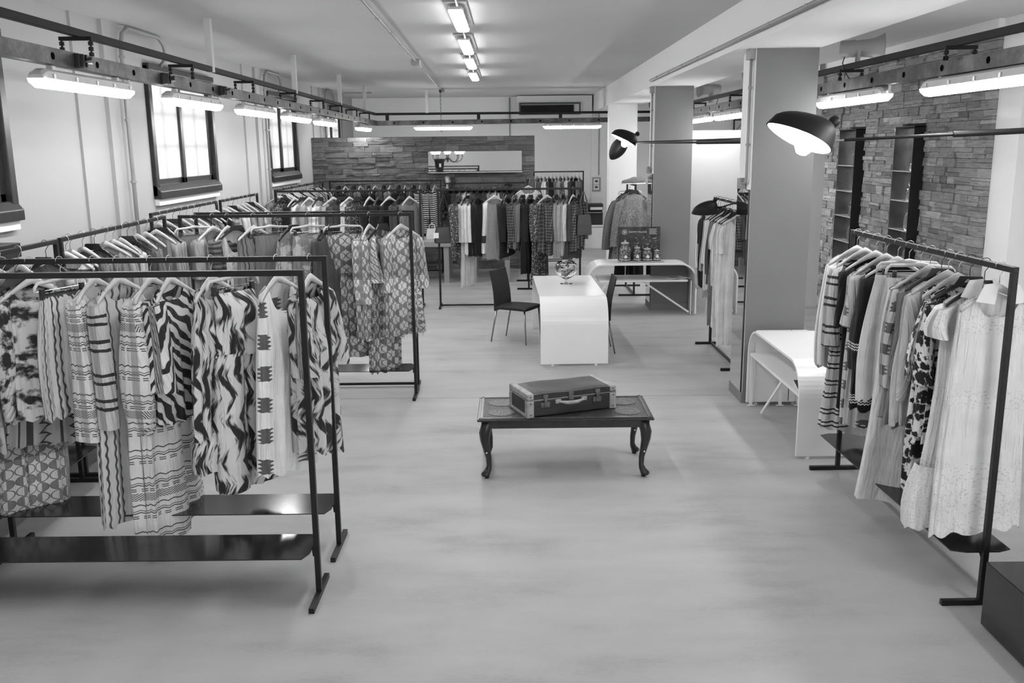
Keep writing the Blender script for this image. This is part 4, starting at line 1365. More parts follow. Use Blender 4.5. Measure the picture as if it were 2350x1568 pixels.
# ---- back right corner rack
for i in range(14):
    cn, mt = [('black', c_bk), ('dark grey', c_dg), ('white', c_wh), ('dark spotted', c_dots), ('light grey', c_lg), ('grey', c_gr)][(i * 5) % 6]
    garment('coat', (.45 + i * .09, 21.9, 1.825), R_(random.uniform(58, 78)), '%s jacket in the back right corner, %s from the left' % (cn, ORD[i]), 'jackets in the back right corner', mt, random.uniform(.8, 1.2), near=False, sleeve=.5, name='jacket', hang='wood', dep=.035)
# ---- fur coats
garment('coat', (1.97, 14.72, 1.80), R_(-6), 'large fuzzy grey coat hanging full front beside the far pillar', 'fuzzy coats', c_fuzz, 1.22, hw=.24, hwb=.33, dep=.11, sleeve=.72, srad=(.10, .10), amp=.03, folds=6, hang='black', neckd=.05, sout=.10, extras=fur)
garment('coat', (1.93, 14.98, 1.80), R_(-10), 'second grey coat behind the fuzzy coat', 'fuzzy coats', c_gr, 1.25, hw=.24, hwb=.34, dep=.07, sleeve=.8, srad=(.10, .12), hang='black', neckd=.05, sout=.16)
garment('trousers', (1.97, 15.25, 1.78), R_(-6), 'black trousers showing under the fuzzy coats', 'dark trousers', c_bk, 1.5, hw=.19, hwb=.24, near=False, hang='clip')
garment('coat', (.30, 15.5, 1.86), R_(4), 'white fur coat behind the desk rack', 'fuzzy coats', c_fuzzw, .85, hw=.24, hwb=.30, dep=.10, sleeve=.6, srad=(.10, .09), hang='wood', amp=.02, extras=fur)

# shoes on the coat rack
for i, (x, y, a) in enumerate(((1.93, 14.95, 15), (2.06, 15.0, 28))):
    t = thing('shoe', 'grey lace-up shoe on top of the coat rack, %s' % ('left one' if i == 0 else 'right one'), 'shoe', (x, y, 1.812), R_(a), 'pair of shoes on the coat rack')
    rings = []
    for k, (yy, wx, h) in enumerate(((-.14, .02, .03), (-.12, .038, .05), (-.07, .045, .06), (-.01, .042, .075), (.05, .036, .10), (.10, .036, .10), (.13, .022, .09))):
        rings.append([(yy, -wx, 0), (yy, wx, 0), (yy, wx * .85, h * .6), (yy, wx * .35, h), (yy, -wx * .35, h), (yy, -wx * .85, h * .6)])
    loft(rings).obj('upper', c_gr, t, smooth=True)
    MB().prism([(-.15, -.03), (-.1, -.048), (.1, -.04), (.14, -.02), (.14, .02), (.1, .04), (-.1, .048), (-.15, .03)], 'z', -.012, .004).obj('sole', m_whitem, t)

# ================================================================== COFFEE TABLE + SUITCASE
_t = NT('carved_dark_wood')
_o = _t.obj()
_n = _t.noise(_o, 55, 5, .7); _n2 = _t.noise(_o, 6, 3)
_t.col(_t.ramp(_n, [(.35, .012), (.55, .04), (.7, .13)]))
_t.bump(_n, .7, .006)
m_carved = _t.set(.32, 0, .6)
m_wood = plain('dark_polished_wood', .018, .28, var=.35, nsc=18)
m_wood2 = plain('worn_wood_edge', .06, .3, var=.5, nsc=30)
_t = NT('carved_roundel')
_o = _t.obj()
_vo = _t.n('ShaderNodeTexVoronoi'); _vo.inputs['Scale'].default_value = 70; _t.l(_o, _vo.inputs['Vector'])
_t.col(_t.ramp(_vo.outputs[0], [(.1, .22), (.5, .07)])); _t.bump(_vo.outputs[0], .6, .004)
m_round = _t.set(.4)
t = thing('coffee_table', 'low dark carved wooden coffee table with cabriole legs', 'table', (.385, 6.70, 0))
tw, td = .645, .315
MB().box(-tw, tw, -td, td, .445, .462).obj('table_top', m_wood, t, bev=.006)
MB().box(-tw + .045, tw - .045, -td + .045, td - .045, .4622, .4635).obj('carved_inlay', m_carved, t)
e = MB()
for a in (-1, 1):
    e.box(-tw + .01, tw - .01, a * (td - .03) - .012, a * (td - .03) + .012, .462, .468)
    e.box(a * (tw - .03) - .012, a * (tw - .03) + .012, -td + .01, td - .01, .462, .468)
e.obj('edge_moulding', m_wood2, t, bev=.003)
for x in (-.47, .47):
    for y in (-.13, .13):
        MB().lathe([(.10, 0), (.10, .003), (.07, .005), (.03, .004), (.0001, .006)], 28, (x, y, .4635), 1.0, .95).obj('carved_roundel', m_round, t)
MB().box(-tw + .035, tw - .035, -td + .03, -td + .05, .385, .445).box(-tw + .035, tw - .035, td - .05, td - .03, .385, .445).box(-tw + .03, -tw + .05, -td + .03, td - .03, .385, .445).box(tw - .05, tw - .03, -td + .03, td - .03, .385, .445).obj('apron', m_wood, t, bev=.004)
for sx in (-1, 1):
    for sy in (-1, 1):
        rings = []
        for z, o, wd in ((.445, -.01, .030), (.40, -.002, .034), (.35, .012, .034), (.29, .012, .028), (.22, .0, .022), (.15, -.014, .017), (.09, -.016, .015), (.06, -.008, .020), (.038, .008, .027), (.02, .012, .026), (.012, .0, .014), (0, .0, .013)):
            cx, cy = sx * (tw - .065 + o), sy * (td - .055 + o * .6)
            rings.append([(cx + wd * 1.25 * cos(q * pi / 3), cy + wd * 1.25 * sin(q * pi / 3), z) for q in range(6)])
        lg = loft(rings).obj('leg', m_wood, t, smooth=True)
        MB().tube([(sx * (tw - .065), sy * (td - .055) - .022, .20), (sx * (tw - .065), sy * (td - .055) - .026, .20)], .006, 8).obj('inlay_dot', m_whitem, lg)

t = thing('suitcase', 'old dark leather suitcase with pale corner bands and handle', 'suitcase', (.108, 6.40, .468), R_(21))
m_leather = plain('dark_leather', .022, .38, var=.35, nsc=7, bump=.25, bsc=160)
m_band = plain('pale_leather_band', .28, .5, var=.25, nsc=16)
m_brass = plain('old_brass', .16, .35, metal=.7, var=.3, nsc=20)
sl, sd, sh, lid = .715, .365, .125, .052
MB().box(0, sl, 0, sd, 0, sh).obj('case_body', m_leather, t, bev=.012)
# bulged lid
rows = []
b = MB(); nx, ny = 14, 8
for j in range(ny + 1):
    for i in range(nx + 1):
        u, v = i / nx, j / ny
        z = sh + .004 + lid - .012 * (2 * v - 1) ** 4 - .010 * (2 * u - 1) ** 6 - .010 * sin(pi * u) * sin(pi * v) * (u > .2) + .003 * sin(u * 9 + v * 5)
        b.v.append((u * sl, v * sd, z))
for j in range(ny):
    for i in range(nx):
        a = j * (nx + 1) + i
        b.f.append((a, a + 1, a + nx + 2, a + nx + 1))
n0 = len(b.v)
per = [i for i in range(nx + 1)] + [(j) * (nx + 1) + nx for j in range(1, ny + 1)] + [ny * (nx + 1) + i for i in range(nx - 1, -1, -1)] + [j * (nx + 1) for j in range(ny - 1, 0, -1)]
for q in per: b.v.append((b.v[q][0], b.v[q][1], sh + .004))
for k in range(len(per)):
    k2 = (k + 1) % len(per)
    b.f.append((per[k], per[k2], n0 + k2, n0 + k))
b.f.append(tuple(n0 + k for k in range(len(per))))
b.obj('lid', m_leather, t)
MB().box(-.003, sl + .003, -.004, sd + .003, sh - .001, sh + .005).obj('metal_rim', m_steel, t)
for x0, x1 in ((-.004, .05), (sl - .05, sl + .004)):
    MB().box(x0, x1, -.005, .05, -.002, sh - .002).obj('corner_band', m_band, t, bev=.006)
    MB().box(x0, x1, -.006, sd + .004, sh + .006, sh + lid + .001).obj('lid_band', m_band, t, bev=.010)
    MB().box(x0, x1, sd - .05, sd + .004, -.002, sh - .002).obj('corner_band', m_band, t, bev=.006)
    xx = x0 if x0 < 0 else x1 - .004
    MB().box(xx - .001, xx + .005, 0, sd, -.001, .02).obj('lower_band', m_band, t)
    for z in (.02, sh - .02, sh + .03):
        MB().tube([((x0 + x1) / 2, -.005, z), ((x0 + x1) / 2, -.009, z)], .005, 8).obj('rivet', m_dark, t)
for x in (.14, .56):
    q = MB().box(x - .035, x + .035, -.007, 0, .065, .105).obj('latch', m_brass, t, bev=.003)
    MB().box(x - .012, x + .012, -.016, -.006, .075, .155).obj('latch_hasp', m_brass, q, bev=.003)
    MB().box(x - .02, x + .02, -.012, -.005, .14, .165).obj('latch_catch', m_brass, q, bev=.003)
q = MB().box(.325, .365, -.012, -.002, .10, .165).obj('lock', m_brass, t, bev=.004)
for x in (.24, .45): MB().box(x - .022, x + .022, -.014, 0, .088, .118).obj('handle_mount', m_band, t, bev=.004)
MB().tube([(.245, -.014, .102), (.265, -.024, .100), (.30, -.034, .094), (.345, -.038, .092), (.39, -.034, .094), (.425, -.024, .100), (.445, -.014, .102)], [.007, .010, .014, .015, .014, .010, .007], 10).obj('handle', m_band, t, smooth=True)


# ================================================================== CURVED WHITE TABLES
def curved_table(label, loc, rz, W, L, H=.75, R=.28, th=.022, shelf=None, braces=(), divider=None, back=None, feet=True, bars=()):
    t = thing('curved_table', label, 'table', loc, rz, 'curved white tables')
    path = [(0, .02), (0, H - R)]
    for k in range(1, 13):
        a = pi / 2 * k / 12
        path.append((R - R * cos(a), H - R + R * sin(a)))
    path += [(L - p, q) for p, q in reversed(path)]
    b = MB(); n = len(path)
    # offset inward
    cx, cz = L / 2, H * .3
    inner = []
    for i, (p, q) in enumerate(path):
        a = Vector(path[max(i - 1, 0)]); c = Vector(path[min(i + 1, n - 1)])
        d = (c - a).normalized()
        inner.append((p + d.y * th, q - d.x * th))
    for i in range(n):
        for x in (0, W):
            b.v.append((x, path[i][0], path[i][1])); b.v.append((x, inner[i][0], inner[i][1]))
    for i in range(n - 1):
        o, e = i * 4, i * 4 + 4
        b.f += [(o, o + 2, e + 2, e), (o + 1, e + 1, e + 3, o + 3), (o, e, e + 1, o + 1), (o + 2, o + 3, e + 3, e + 2)]
    b.f += [(0, 1, 3, 2), (4 * n - 4, 4 * n - 2, 4 * n - 1, 4 * n - 3)]
    b.obj('curved_sheet', m_white, t, smooth=False, bev=.003)
    if feet:
        for y in (.012, L - .012):
            for x in (W * .18, W * .82): MB().lathe([(.018, 0), (.018, .012), (.010, .014), (.010, .025)], 12, (x, y, 0)).obj('foot_pad', m_whitem, t)
    if shelf: MB().box(.01, W - .01, shelf[0], shelf[1], shelf[2] - .012, shelf[2] + .012).obj('shelf', m_white, t)
    for a, c in braces: MB().bar(a, c, .012, .025).obj('brace', m_white, t)
    for (y0, x, z0, z1) in bars:
        MB().bar((x, y0, z0), (x, y0, z1), .03, .010).box(x - .035, x + .035, y0 - .006, y0 + .006, z0 - .004, z0 + .006).obj('support_bar', m_white, t)
    if back:
        for (x0, x1, y0, y1, z0, z1) in back: MB().box(x0, x1, y0, y1, z0, z1).obj('inner_panel', m_white, t)
    return t


curved_table('white waterfall table in the middle with two black chairs', (.318, 9.95, 0), R_(1.0), .755, 2.2)
curved_table('white curved table beside the far pillar with display board', (1.08, 13.62, 0), R_(-90), .62, 1.58, R=.24,
             shelf=(.18, 1.45, .50), braces=(((.58, .80, .50), (.58, 1.48, .04)), ((.58, .30, .50), (.58, .05, .04))), bars=((.62, .05, .51, .735), (1.50, .6, .02, .50), (1.52, .05, .02, .5)))
curved_table('white curved table at the foot of the near grey pillar', (2.20, 6.78, 0), 0, .54, 1.56, R=.26,
             shelf=(.02, 1.5, .50), braces=(((.04, .55, .50), (.04, 1.15, .03)),), bars=((1.48, .03, .01, .50), (1.47, .30, .01, .5), (1.47, .47, .01, .5)),
             back=[(.06, .38, 1.50, 1.515, .04, .72), (.39, .53, 1.50, 1.515, .04, .72)])


# ================================================================== CHAIRS
def chair(label, loc, rz, source=None):
    if source: return dup(source, loc, rz, label)
    t = thing('dining_chair', label, 'chair', loc, rz, 'black chairs at the middle table')
    # local: faces +X, seat from 0 to .45, width along Y -.23...23
    b = MB()
    nx, ny = 8, 8
    for top in (1, 0):
        for i in range(nx + 1):
            for j in range(ny + 1):
                u, v = i / nx, j / ny * 2 - 1
                z = .415 + (.055 - .014 * v ** 4 - .012 * (2 * u - 1) ** 6 if top else .008 * abs(v) ** 3)
                b.v.append((.02 + .44 * u, v * (.215 + .02 * u), z))
    K = (nx + 1) * (ny + 1)
    for i in range(nx):
        for j in range(ny):
            a = i * (ny + 1) + j
            b.f.append((a, a + 1, a + ny + 2, a + ny + 1))
            b.f.append((K + a, K + a + ny + 1, K + a + ny + 2, K + a + 1))
    edge = [j for j in range(ny + 1)] + [i * (ny + 1) + ny for i in range(1, nx + 1)] + [nx * (ny + 1) + j for j in range(ny - 1, -1, -1)] + [i * (ny + 1) for i in range(nx - 1, 0, -1)]
    for k in range(len(edge)):
        a, c = edge[k], edge[(k + 1) % len(edge)]
        b.f.append((a, c, c + K, a + K))
    b.obj('seat', m_chair, t, smooth=False, bev=.006)
    rings = []
    for k in range(11):
        s = k / 10
        z = .40 + .49 * s
        x = .02 - .035 * s - .035 * s * s + .01 * sin(s * pi)
        wd = .215 - .010 * s
        th = .022 - .006 * s
        bow = .018
        ring = []
        for q in range(9):
            v = q / 4 - 1
            ring.append((x - bow * (1 - v * v) * s - th * .5, v * wd, z + .012 * v * v * (s > .95)))
        for q in range(8, -1, -1):
            v = q / 4 - 1
            ring.append((x - bow * (1 - v * v) * s + th * .5, v * wd, z + .012 * v * v * (s > .95)))
        rings.append(ring)
    loft(rings).obj('backrest', m_chair, t, bev=.004)
    for sx, sy, ex in ((.035, .19, -.045), (.035, -.19, -.045), (.43, .20, .455), (.43, -.20, .455)):
        MB().tube([(sx, sy, .42), (ex, sy * 1.05, 0)], [.013, .008], 10).obj('leg', m_chrome, t, smooth=True)
    return t


c1 = chair('black chair left of the white table, empty seat turned to it', (-.13, 11.47, 0), R_(-28))
chair('black chair tucked in on the right of the white table', (1.165, 10.74, 0), R_(181), c1)

# glass bowl on foot with sweets in it
t = thing('glass_bowl', 'footed glass bowl filled with wrapped sweets on white table', 'bowl', (.675, 11.16, .7505))
MB().lathe([(.075, 0), (.078, .004), (.03, .010), (.012, .02), (.010, .045), (.03, .06), (.085, .09), (.125, .14), (.138, .19), (.130, .235), (.112, .27), (.109, .27), (.126, .235), (.134, .19), (.121, .142), (.083, .094), (.02, .066)], 28).obj('bowl', m_glass, t, smooth=True)
sw_m = [plain('sweet_wrap_white', .75, .3), plain('sweet_wrap_grey', .3, .25, metal=.4), plain('sweet_wrap_dark', .06, .3)]
sweet = []
for k in range(3):
    b = MB().tube([(-.035, 0, 0), (-.022, 0, 0), (-.018, 0, 0), (0, 0, 0), (.018, 0, 0), (.022, 0, 0), (.035, 0, 0)], [.014, .005, .012, .017, .012, .005, .014], 8)
    sweet.append(b.mesh('sweet', sw_m[k]))
for i in range(30):
    zz = .10 + .19 * (i / 30)
    rmax = {0: .05, 1: .08, 2: .095, 3: .085, 4: .07}[min(4, int(i / 6))]
    a = i * 2.4; r = rmax * math.sqrt(((i * 37) % 10) / 10)
    o = link('sweet', sweet[i % 3], None, loc=(.675 + r * cos(a), 11.16 + r * sin(a), .7505 + zz))
    o.rotation_euler = (random.uniform(-1, 1), random.uniform(-1, 1), random.uniform(0, 6))
    tag(o, 'wrapped sweet lying in the footed glass bowl', 'sweet', 'sweets in the glass bowl')

# display board with jars on the far curved table
t = thing('display_board', 'dark printed display board reading SNOWY VILLAGE', 'sign', (1.86, 13.32, .752))
m_board = NT('printed_board')
_o = m_board.obj()
m_board.col(m_board.ramp(m_board.noise(_o, 9, 4), [(.35, .016), (.6, .05), (.8, .09)]))
m_board = m_board.set(.35)
MB().box(-.30, .31, 0, .012, .0, .50).obj('board', m_board, t)
text_obj('lettering', 'SNOWY VILLAGE', .034, m_whitem, t, (-.15, -.003, .415), (pi / 2, 0, 0), .001)
for k, ln in enumerate(5 * [1]):
    MB().box(.15, .26 - (k % 2) * .01, -.002, 0, .465 - k * .018, .470 - k * .018).obj('text_line', m_whitem, t)
for (r, q) in ((.036, .004), (.026, .003)):
    b = MB(); n = 28
    for i in range(n):
        a = 2 * pi * i / n
        for rr in (r, r - q): b.v.append((-.21 + rr * cos(a), -.003, .425 + rr * sin(a)))
    for i in range(n):
        i2 = (i + 1) % n
        b.f.append((2 * i, 2 * i2, 2 * i2 + 1, 2 * i + 1))
    b.obj('logo_ring', m_whitem, t)
MB().tube([(-.21, -.001, .425), (-.21, -.004, .425)], .012, 12).obj('logo_centre', m_whitem, t)
b = MB()
for i in range(44):
    a = i * 1.7; x = .10 + .16 * random.uniform(-1, 1); z = .27 + .09 * random.uniform(-1, 1)
    b.box(x - .004, x + .004, -.002, 0, z - .004, z + .004)
b.obj('printed_sparks', m_whitem, t)['kind'] = 'stuff'
tag(MB().prism([(-.31, -.20), (.34, -.20), (.31, .03), (-.30, .03)], 'z', 0, .018).obj('display_tray', m_grey, loc=(1.86, 13.32, .751)), 'thin grey tray under the display board and jars', 'tray')
m_jar = NT('dark_jar_contents'); _o = m_jar.obj()
m_jar.col(m_jar.ramp(m_jar.noise(_o, 45, 4, .7), [(.4, .03), (.55, .15), (.68, .5)])); m_jar = m_jar.set(.2)
for i, (x, r, h, wh) in enumerate(((-.21, .085, .30, 'leftmost, the largest'), (-.035, .062, .22, 'second from the left'), (.11, .075, .20, 'third from the left'), (.25, .055, .17, 'rightmost, the smallest'))):
    t = thing('jar', 'dark lidded jar before the display board, %s' % wh, 'jar', (1.86 + x, 13.22, .769), 0, 'jars on the display tray')
    MB().lathe([(r * .9, 0), (r, .01), (r, h * .55), (r * .9, h * .66), (r * .6, h * .75), (r * .6, h * .8)], 22).obj('glass_body', m_jar, t, smooth=True)
    MB().lathe([(r * .68, h * .8), (r * .68, h * .9), (r * .2, h * .92), (r * .14, h * .97), (r * .2, h)], 18).obj('lid', m_grey, t, smooth=True)
    MB().lathe([(r * 1.01, .02), (r * 1.01, .026)], 22).obj('rim_line', m_whitem, t)
    MB().prism([(-.02, .05), (.02, .05), (.02, .075), (0, .10), (-.02, .075)], 'y', -r - .003, -r - .001).obj('label', m_whitem, t)
# leaflets
t = thing('magazine', 'open printed magazine on the shelf of the far curved table', 'magazine', (2.42, 13.2, .514), R_(14))
MB().prism([(-.16, 0), (-.08, .012), (0, 0), (0, .004), (-.08, .016), (-.16, .004)], 'y', -.11, .11).prism([(0, 0), (.08, .012), (.16, 0), (.16, .004), (.08, .016), (0, .004)], 'y', -.11, .11).obj('pages', m_hpost, t)
MB().box(-.13, -.02, -.08, .08, .017, .018).obj('printed_picture', m_grey, t)
t = thing('magazine', 'dark leaflet on the shelf of the near curved table', 'magazine', (2.36, 7.05, .514), R_(-10))
MB().box(-.10, .10, -.15, .15, 0, .008).obj('pages', m_whitem, t); MB().box(-.10, .10, -.15, .15, .008, .010).obj('cover', m_dark, t)

# ================================================================== MIRRORS
t = thing('pillar_mirror', 'tall narrow mirror on the side of the near pillar', 'mirror', (2.178, 8.62, 1.05))
MB().box(-.012, 0, -.20, .22, -.95, .95).obj('mirror_glass', m_mirror, t)
MB().box(-.014, 0, -.207, -.20, -.95, .95).obj('edge_strip', m_dark, t)
t = thing('pillar_mirror', 'tall narrow mirror on the side of the far grey pillar', 'mirror', (2.078, 13.72, 1.05))
MB().box(-.012, 0, -.20, .22, -.95, .95).obj('mirror_glass', m_mirror, t)
MB().box(-.014, 0, -.207, -.20, -.95, .95).obj('edge_strip', m_dark, t)
t = thing('wall_mirror', 'long low mirror with steel ledge on the stone divider', 'mirror', (-.69, 18.34, 2.12))
MB().box(-.92, .92, 0, .03, -.17, .21).obj('mirror_glass', m_mirror, t)
MB().box(-.93, .93, -.06, .03, -.20, -.185).obj('ledge', m_steel, t)
MB().box(-.93, .93, -.002, .03, -.185, -.17).obj('lower_edge', m_dark, t)
MB().box(-.92, .92, -.004, .03, .21, .216).obj('upper_edge', m_dark, t)
t = thing('plant_pot', 'dark tapered pot with price sticker on the mirror ledge', 'pot', (-1.39, 18.20, 1.935))
MB().lathe([(.055, 0), (.06, .005), (.09, .23), (.096, .24), (.096, .255), (.088, .255), (.055, .02)], 20).obj('pot', m_dark, t, smooth=True)
MB().box(.01, .05, -.092, -.085, .10, .17).obj('price_sticker', m_whitem, t)
tag(MB().box(-1.56, -1.22, 18.12, 18.32, 1.920, 1.934).obj('ledge_shelf', m_steel), 'small steel plate carrying the pot before the mirror', 'shelf')

# chandelier seen in that mirror, hanging behind the camera
t = thing('chandelier', 'black curled-arm chandelier with white glass shades', 'chandelier', (-2.6, -2.2, 1.97))
MB().lathe([(.01, -.12), (.04, -.06), (.09, 0), (.05, .05), (.08, .12), (.03, .2), (.02, .4), (.02, 1.67)], 14).obj('stem', m_dark, t, smooth=True)
for k in range(8):
    a = k * pi / 4
    ca, sa = cos(a), sin(a)
    pts = [(r * ca, r * sa, z) for r, z in ((.06, .02), (.2, -.12), (.38, -.16), (.55, -.08), (.62, .06), (.60, .14))]
    q = MB().tube(pts, .014, 8).obj('arm', m_dark, t, smooth=True)
    MB().lathe([(.02, .12), (.06, .15), (.05, .18)], 10, (.6 * ca, .6 * sa, 0)).obj('cup', m_dark, q, smooth=True)
    MB().lathe([(.05, .18), (.10, .26), (.13, .34), (.125, .34), (.04, .2)], 14, (.6 * ca, .6 * sa, 0)).obj('shade', bpy.data.materials.get('lit_shade') or emit('lit_shade', 1, 5), q, smooth=True)


# ================================================================== NICHE SHELVES
def bottle_me(kind):
    if kind == 0: pr = [(.04, 0), (.045, .01), (.045, .10), (.02, .14), (.014, .16), (.014, .22), (.018, .225)]
    elif kind == 1: pr = [(.05, 0), (.06, .03), (.065, .12), (.05, .2), (.03, .25), (.035, .27)]
    else: pr = [(.055, 0), (.06, .01), (.06, .14), (.035, .17), (.035, .19), (.05, .20), (.03, .23), (.008, .25)]
    return MB().lathe(pr, 18).mesh('glass_body', m_glass, True)


BM = [bottle_me(k) for k in range(3)]
m_niche = plain('dark_brushed_steel', .30, .28, metal=.85, var=.4, nsc=3)
m_shglass = plain('shelf_glass_edge', .6, .2)
for i, (a, b) in enumerate(NICH):
    where = ('nearest', 'middle', 'farthest')[i]
    t = thing('niche_shelf', 'tall black steel shelf unit set in the stone wall, %s' % where, 'shelf', (4.82, (a + b) / 2, .56), 0, 'steel shelf units in the stone wall')
    h = (b - a) / 2; H = 2.04
    MB().box(0, .18, -h, -h + .012, 0, H).box(0, .18, -h, h, H - .012, H).box(0, .18, -h, h, 0, .012).obj('casing', m_tubeblk, t)
    MB().box(0, .18, h - .012, h, 0.012, H - .012).obj('far_side', m_niche, t)
    MB().box(.168, .18, -h + .012, h - .012, .012, H - .012).obj('back_panel', m_niche, t)
    for k, z in enumerate((.42, .78, 1.14, 1.50)):
        z += (.0, .03, -.02)[i]
        MB().box(.004, .168, -h + .012, h - .012, z - .005, z + .005).obj('shelf_board', m_shglass, t)
        o = thing('bottle', 'clear glass bottle in the %s wall shelf, %s from the bottom' % (where, ORD[k]), 'bottle', (4.895, (a + b) / 2 - h + .13, .56 + z + .0055), 0, 'glass bottles in the wall shelves')
        link('glass_body', BM[(i + k) % 3], o)
        MB().lathe([(.012, 0), (.02, .012), (.006, .03)], 10, (0, 0, (.225, .27, .25)[(i + k) % 3])).obj('stopper', m_steel, o)


# ================================================================== BLACK ARM LAMPS
def frame_from(origin, tipdir, opening):
    x = Vector(tipdir).normalized()
    n = Vector(opening); n = (n - x * n.dot(x)).normalized()
    z = -n
    y = z.cross(x)
    return Matrix(((x.x, y.x, z.x, origin[0]), (x.y, y.y, z.y, origin[1]), (x.z, y.z, z.z, origin[2]), (0, 0, 0, 1)))


def shade_mesh(sc, scale_in):
    b = MB(); N, K = 32, 10
    for k in range(K + 1):
        s = k / K
        for j in range(N):
            a = 2 * pi * j / N
            c = cos(a)
            rx = (.27 if c > 0 else .20) * c * (1)
            ry = .145 * sin(a) * (1 - .25 * max(0, c) ** 2)
            px, py = rx, ry
            ax = -.11
            f = 1 - s
            g_ = math.sqrt(max(0, 1 - f * f))
            q = f ** .85
            b.v.append(((ax + (px - ax) * q) * sc * scale_in, py * q * sc * scale_in, (.185 * g_) * sc * scale_in))
    for k in range(K):
        for j in range(N):
            j2 = (j + 1) % N
            b.f.append((k * N + j, k * N + j2, (k + 1) * N + j2, (k + 1) * N + j))
    return b


def mouille_shade(t, M, sc, lit):
    b = shade_mesh(sc, 1).xf(M); sh_ = b.obj('shade', m_lampblk, t, smooth=True)
    b = shade_mesh(sc, .965).xf(M); b.obj('inner_reflector', m_reflw if lit else m_lampblk, sh_, smooth=True)
    b = MB().lathe([(.028, 0), (.036, .03), (.038, .055), (.030, .075), (.0001, .08)], 16); b.xf(M @ Matrix.Translation((-.125 * sc, 0, .160 * sc)) @ Matrix.Rotation(R_(-22), 4, 'Y') @ Matrix.Scale(sc, 4))
    b.obj('knob', m_lampblk, sh_, smooth=True)
    b = MB().lathe([(.0001, -.05), (.03, -.042), (.048, -.015), (.05, .01), (.035, .045), (.018, .07), (.018, .1)], 18); b.xf(M @ Matrix.Translation((-.02 * sc, 0, -.035 * sc)) @ Matrix.Scale(sc * 1.15, 4))
    b.obj('bulb', m_bulb if lit else m_white, sh_, smooth=True)


t = thing('arm_lamp', 'black long-armed ceiling lamp with lit beak shade before the stone wall', 'lamp')
MB().tube([(2.205, 6.45, 2.42), (2.30, 6.44, 2.425)], .006, 8).obj('joint', m_steel, t)
MB().tube([(2.30, 6.44, 2.425), (3.0, 6.3, 2.455)], .011, 8).obj('thin_arm', m_lampblk, t)
MB().tube([(2.98, 6.30, 2.455), (4.2, 6.1, 2.505)], .021, 10).obj('thick_arm', m_lampblk, t)
MB().tube([(4.2, 6.1, 2.45), (4.2, 6.1, 3.6)], .014, 10).lathe([(.09, 3.58), (.09, 3.62)], 20, (4.2, 6.1, 0)).obj('ceiling_stem', m_lampblk, t)
M = frame_from((2.02, 6.45, 2.425), (-.90, .0, .42), (-.30, -.24, -.90))
mouille_shade(t, M, 1.05, True)
M = frame_from((4.3, 5.6, 2.30), (0, -.9, .2), (.3, -.3, -.9))

t = thing('arm_lamp', 'black three-armed lamp behind the near pillar with small beak shades', 'lamp')
hb_ = Vector((2.30, 8.93, 2.43))
MB().tube([hb_ + Vector((0, .0, -.85)), hb_ + Vector((0, 0, .79))], .014, 10).obj('stem', m_lampblk, t)
e1, e2 = Vector((1.585, 12.0, 2.44)), Vector((1.56, 12.5, 2.42))
m1_ = Vector((2.02, 10.1, 2.43))
MB().tube([hb_, m1_], .020, 8).obj('thick_arm', m_lampblk, t)
MB().tube([m1_, e1], .012, 8).obj('thin_arm', m_lampblk, t)
MB().tube([hb_ + Vector((0, 0, .03)), e2 + Vector((.04, 0, .03))], .008, 8).obj('second_arm', m_lampblk, t)
mouille_shade(t, frame_from((1.47, 12.0, 2.46), (-.85, -.2, .45), (-.45, -.10, -.9)), .78, True)
mouille_shade(t, frame_from((1.46, 12.55, 2.38), (-.55, -.2, -.75), (-.2, .85, -.3)), .72, False)
e3 = Vector((2.12, 9.42, 1.77))
MB().tube([Vector((2.30, 8.93, 1.95)), Vector((2.27, 9.3, 1.83)), e3], .008, 8).obj('lower_arm', m_lampblk, t)
mouille_shade(t, frame_from((2.0, 9.42, 1.735), (-.95, -.2, -.1), (-.05, .35, -.93)), .60, False)

# ================================================================== BENCH TABLE, BAGS, HATS etc. near the divider
t = thing('display_table', 'light grey table before the stone divider', 'table', (-.95, 17.0, 0))
MB().box(-.95, .95, -.55, .50, .66, .75).obj('table_top', m_tablegrey, t)
for x in (-.88, -.22, .28, .88):
    for y in (-.48, .42): MB().box(x - .045, x + .045, y - .04, y + .04, 0, .66).obj('leg', m_tablegrey, t)
t = thing('hat_shelf', 'dark shelf plank with hats on the stone divider', 'shelf', (-.45, 18.2, 1.17))
MB().box(-.85, .8, -.2, .2, -.02, .02).obj('board', m_dark, t)
for x in (-.6, .55): MB().prism([(.2, -.02), (-.15, -.02), (.2, -.15)], 'x', x - .01, x + .01).obj('shelf_support', m_dark, t)
for i, (x, mt, cn) in enumerate(((-1.2, c_bk, 'black felt hat on the divider shelf, left end'), (-.62, c_lg, 'light grey brimmed hat on the divider shelf'), (.05, c_bk, 'black brimmed hat on the divider shelf, right end'))):
    t = thing('hat', cn, 'hat', (x, 18.12, 1.192), 0, 'hats on the divider shelf')
    MB().lathe([(.16, 0), (.165, .006), (.10, .012), (.095, .06), (.085, .11), (.06, .13), (.0001, .12)], 22).obj('crown_and_brim', mt, t, smooth=True)
    MB().lathe([(.098, .014), (.096, .04)], 22).obj('hat_band', m_dark, t)


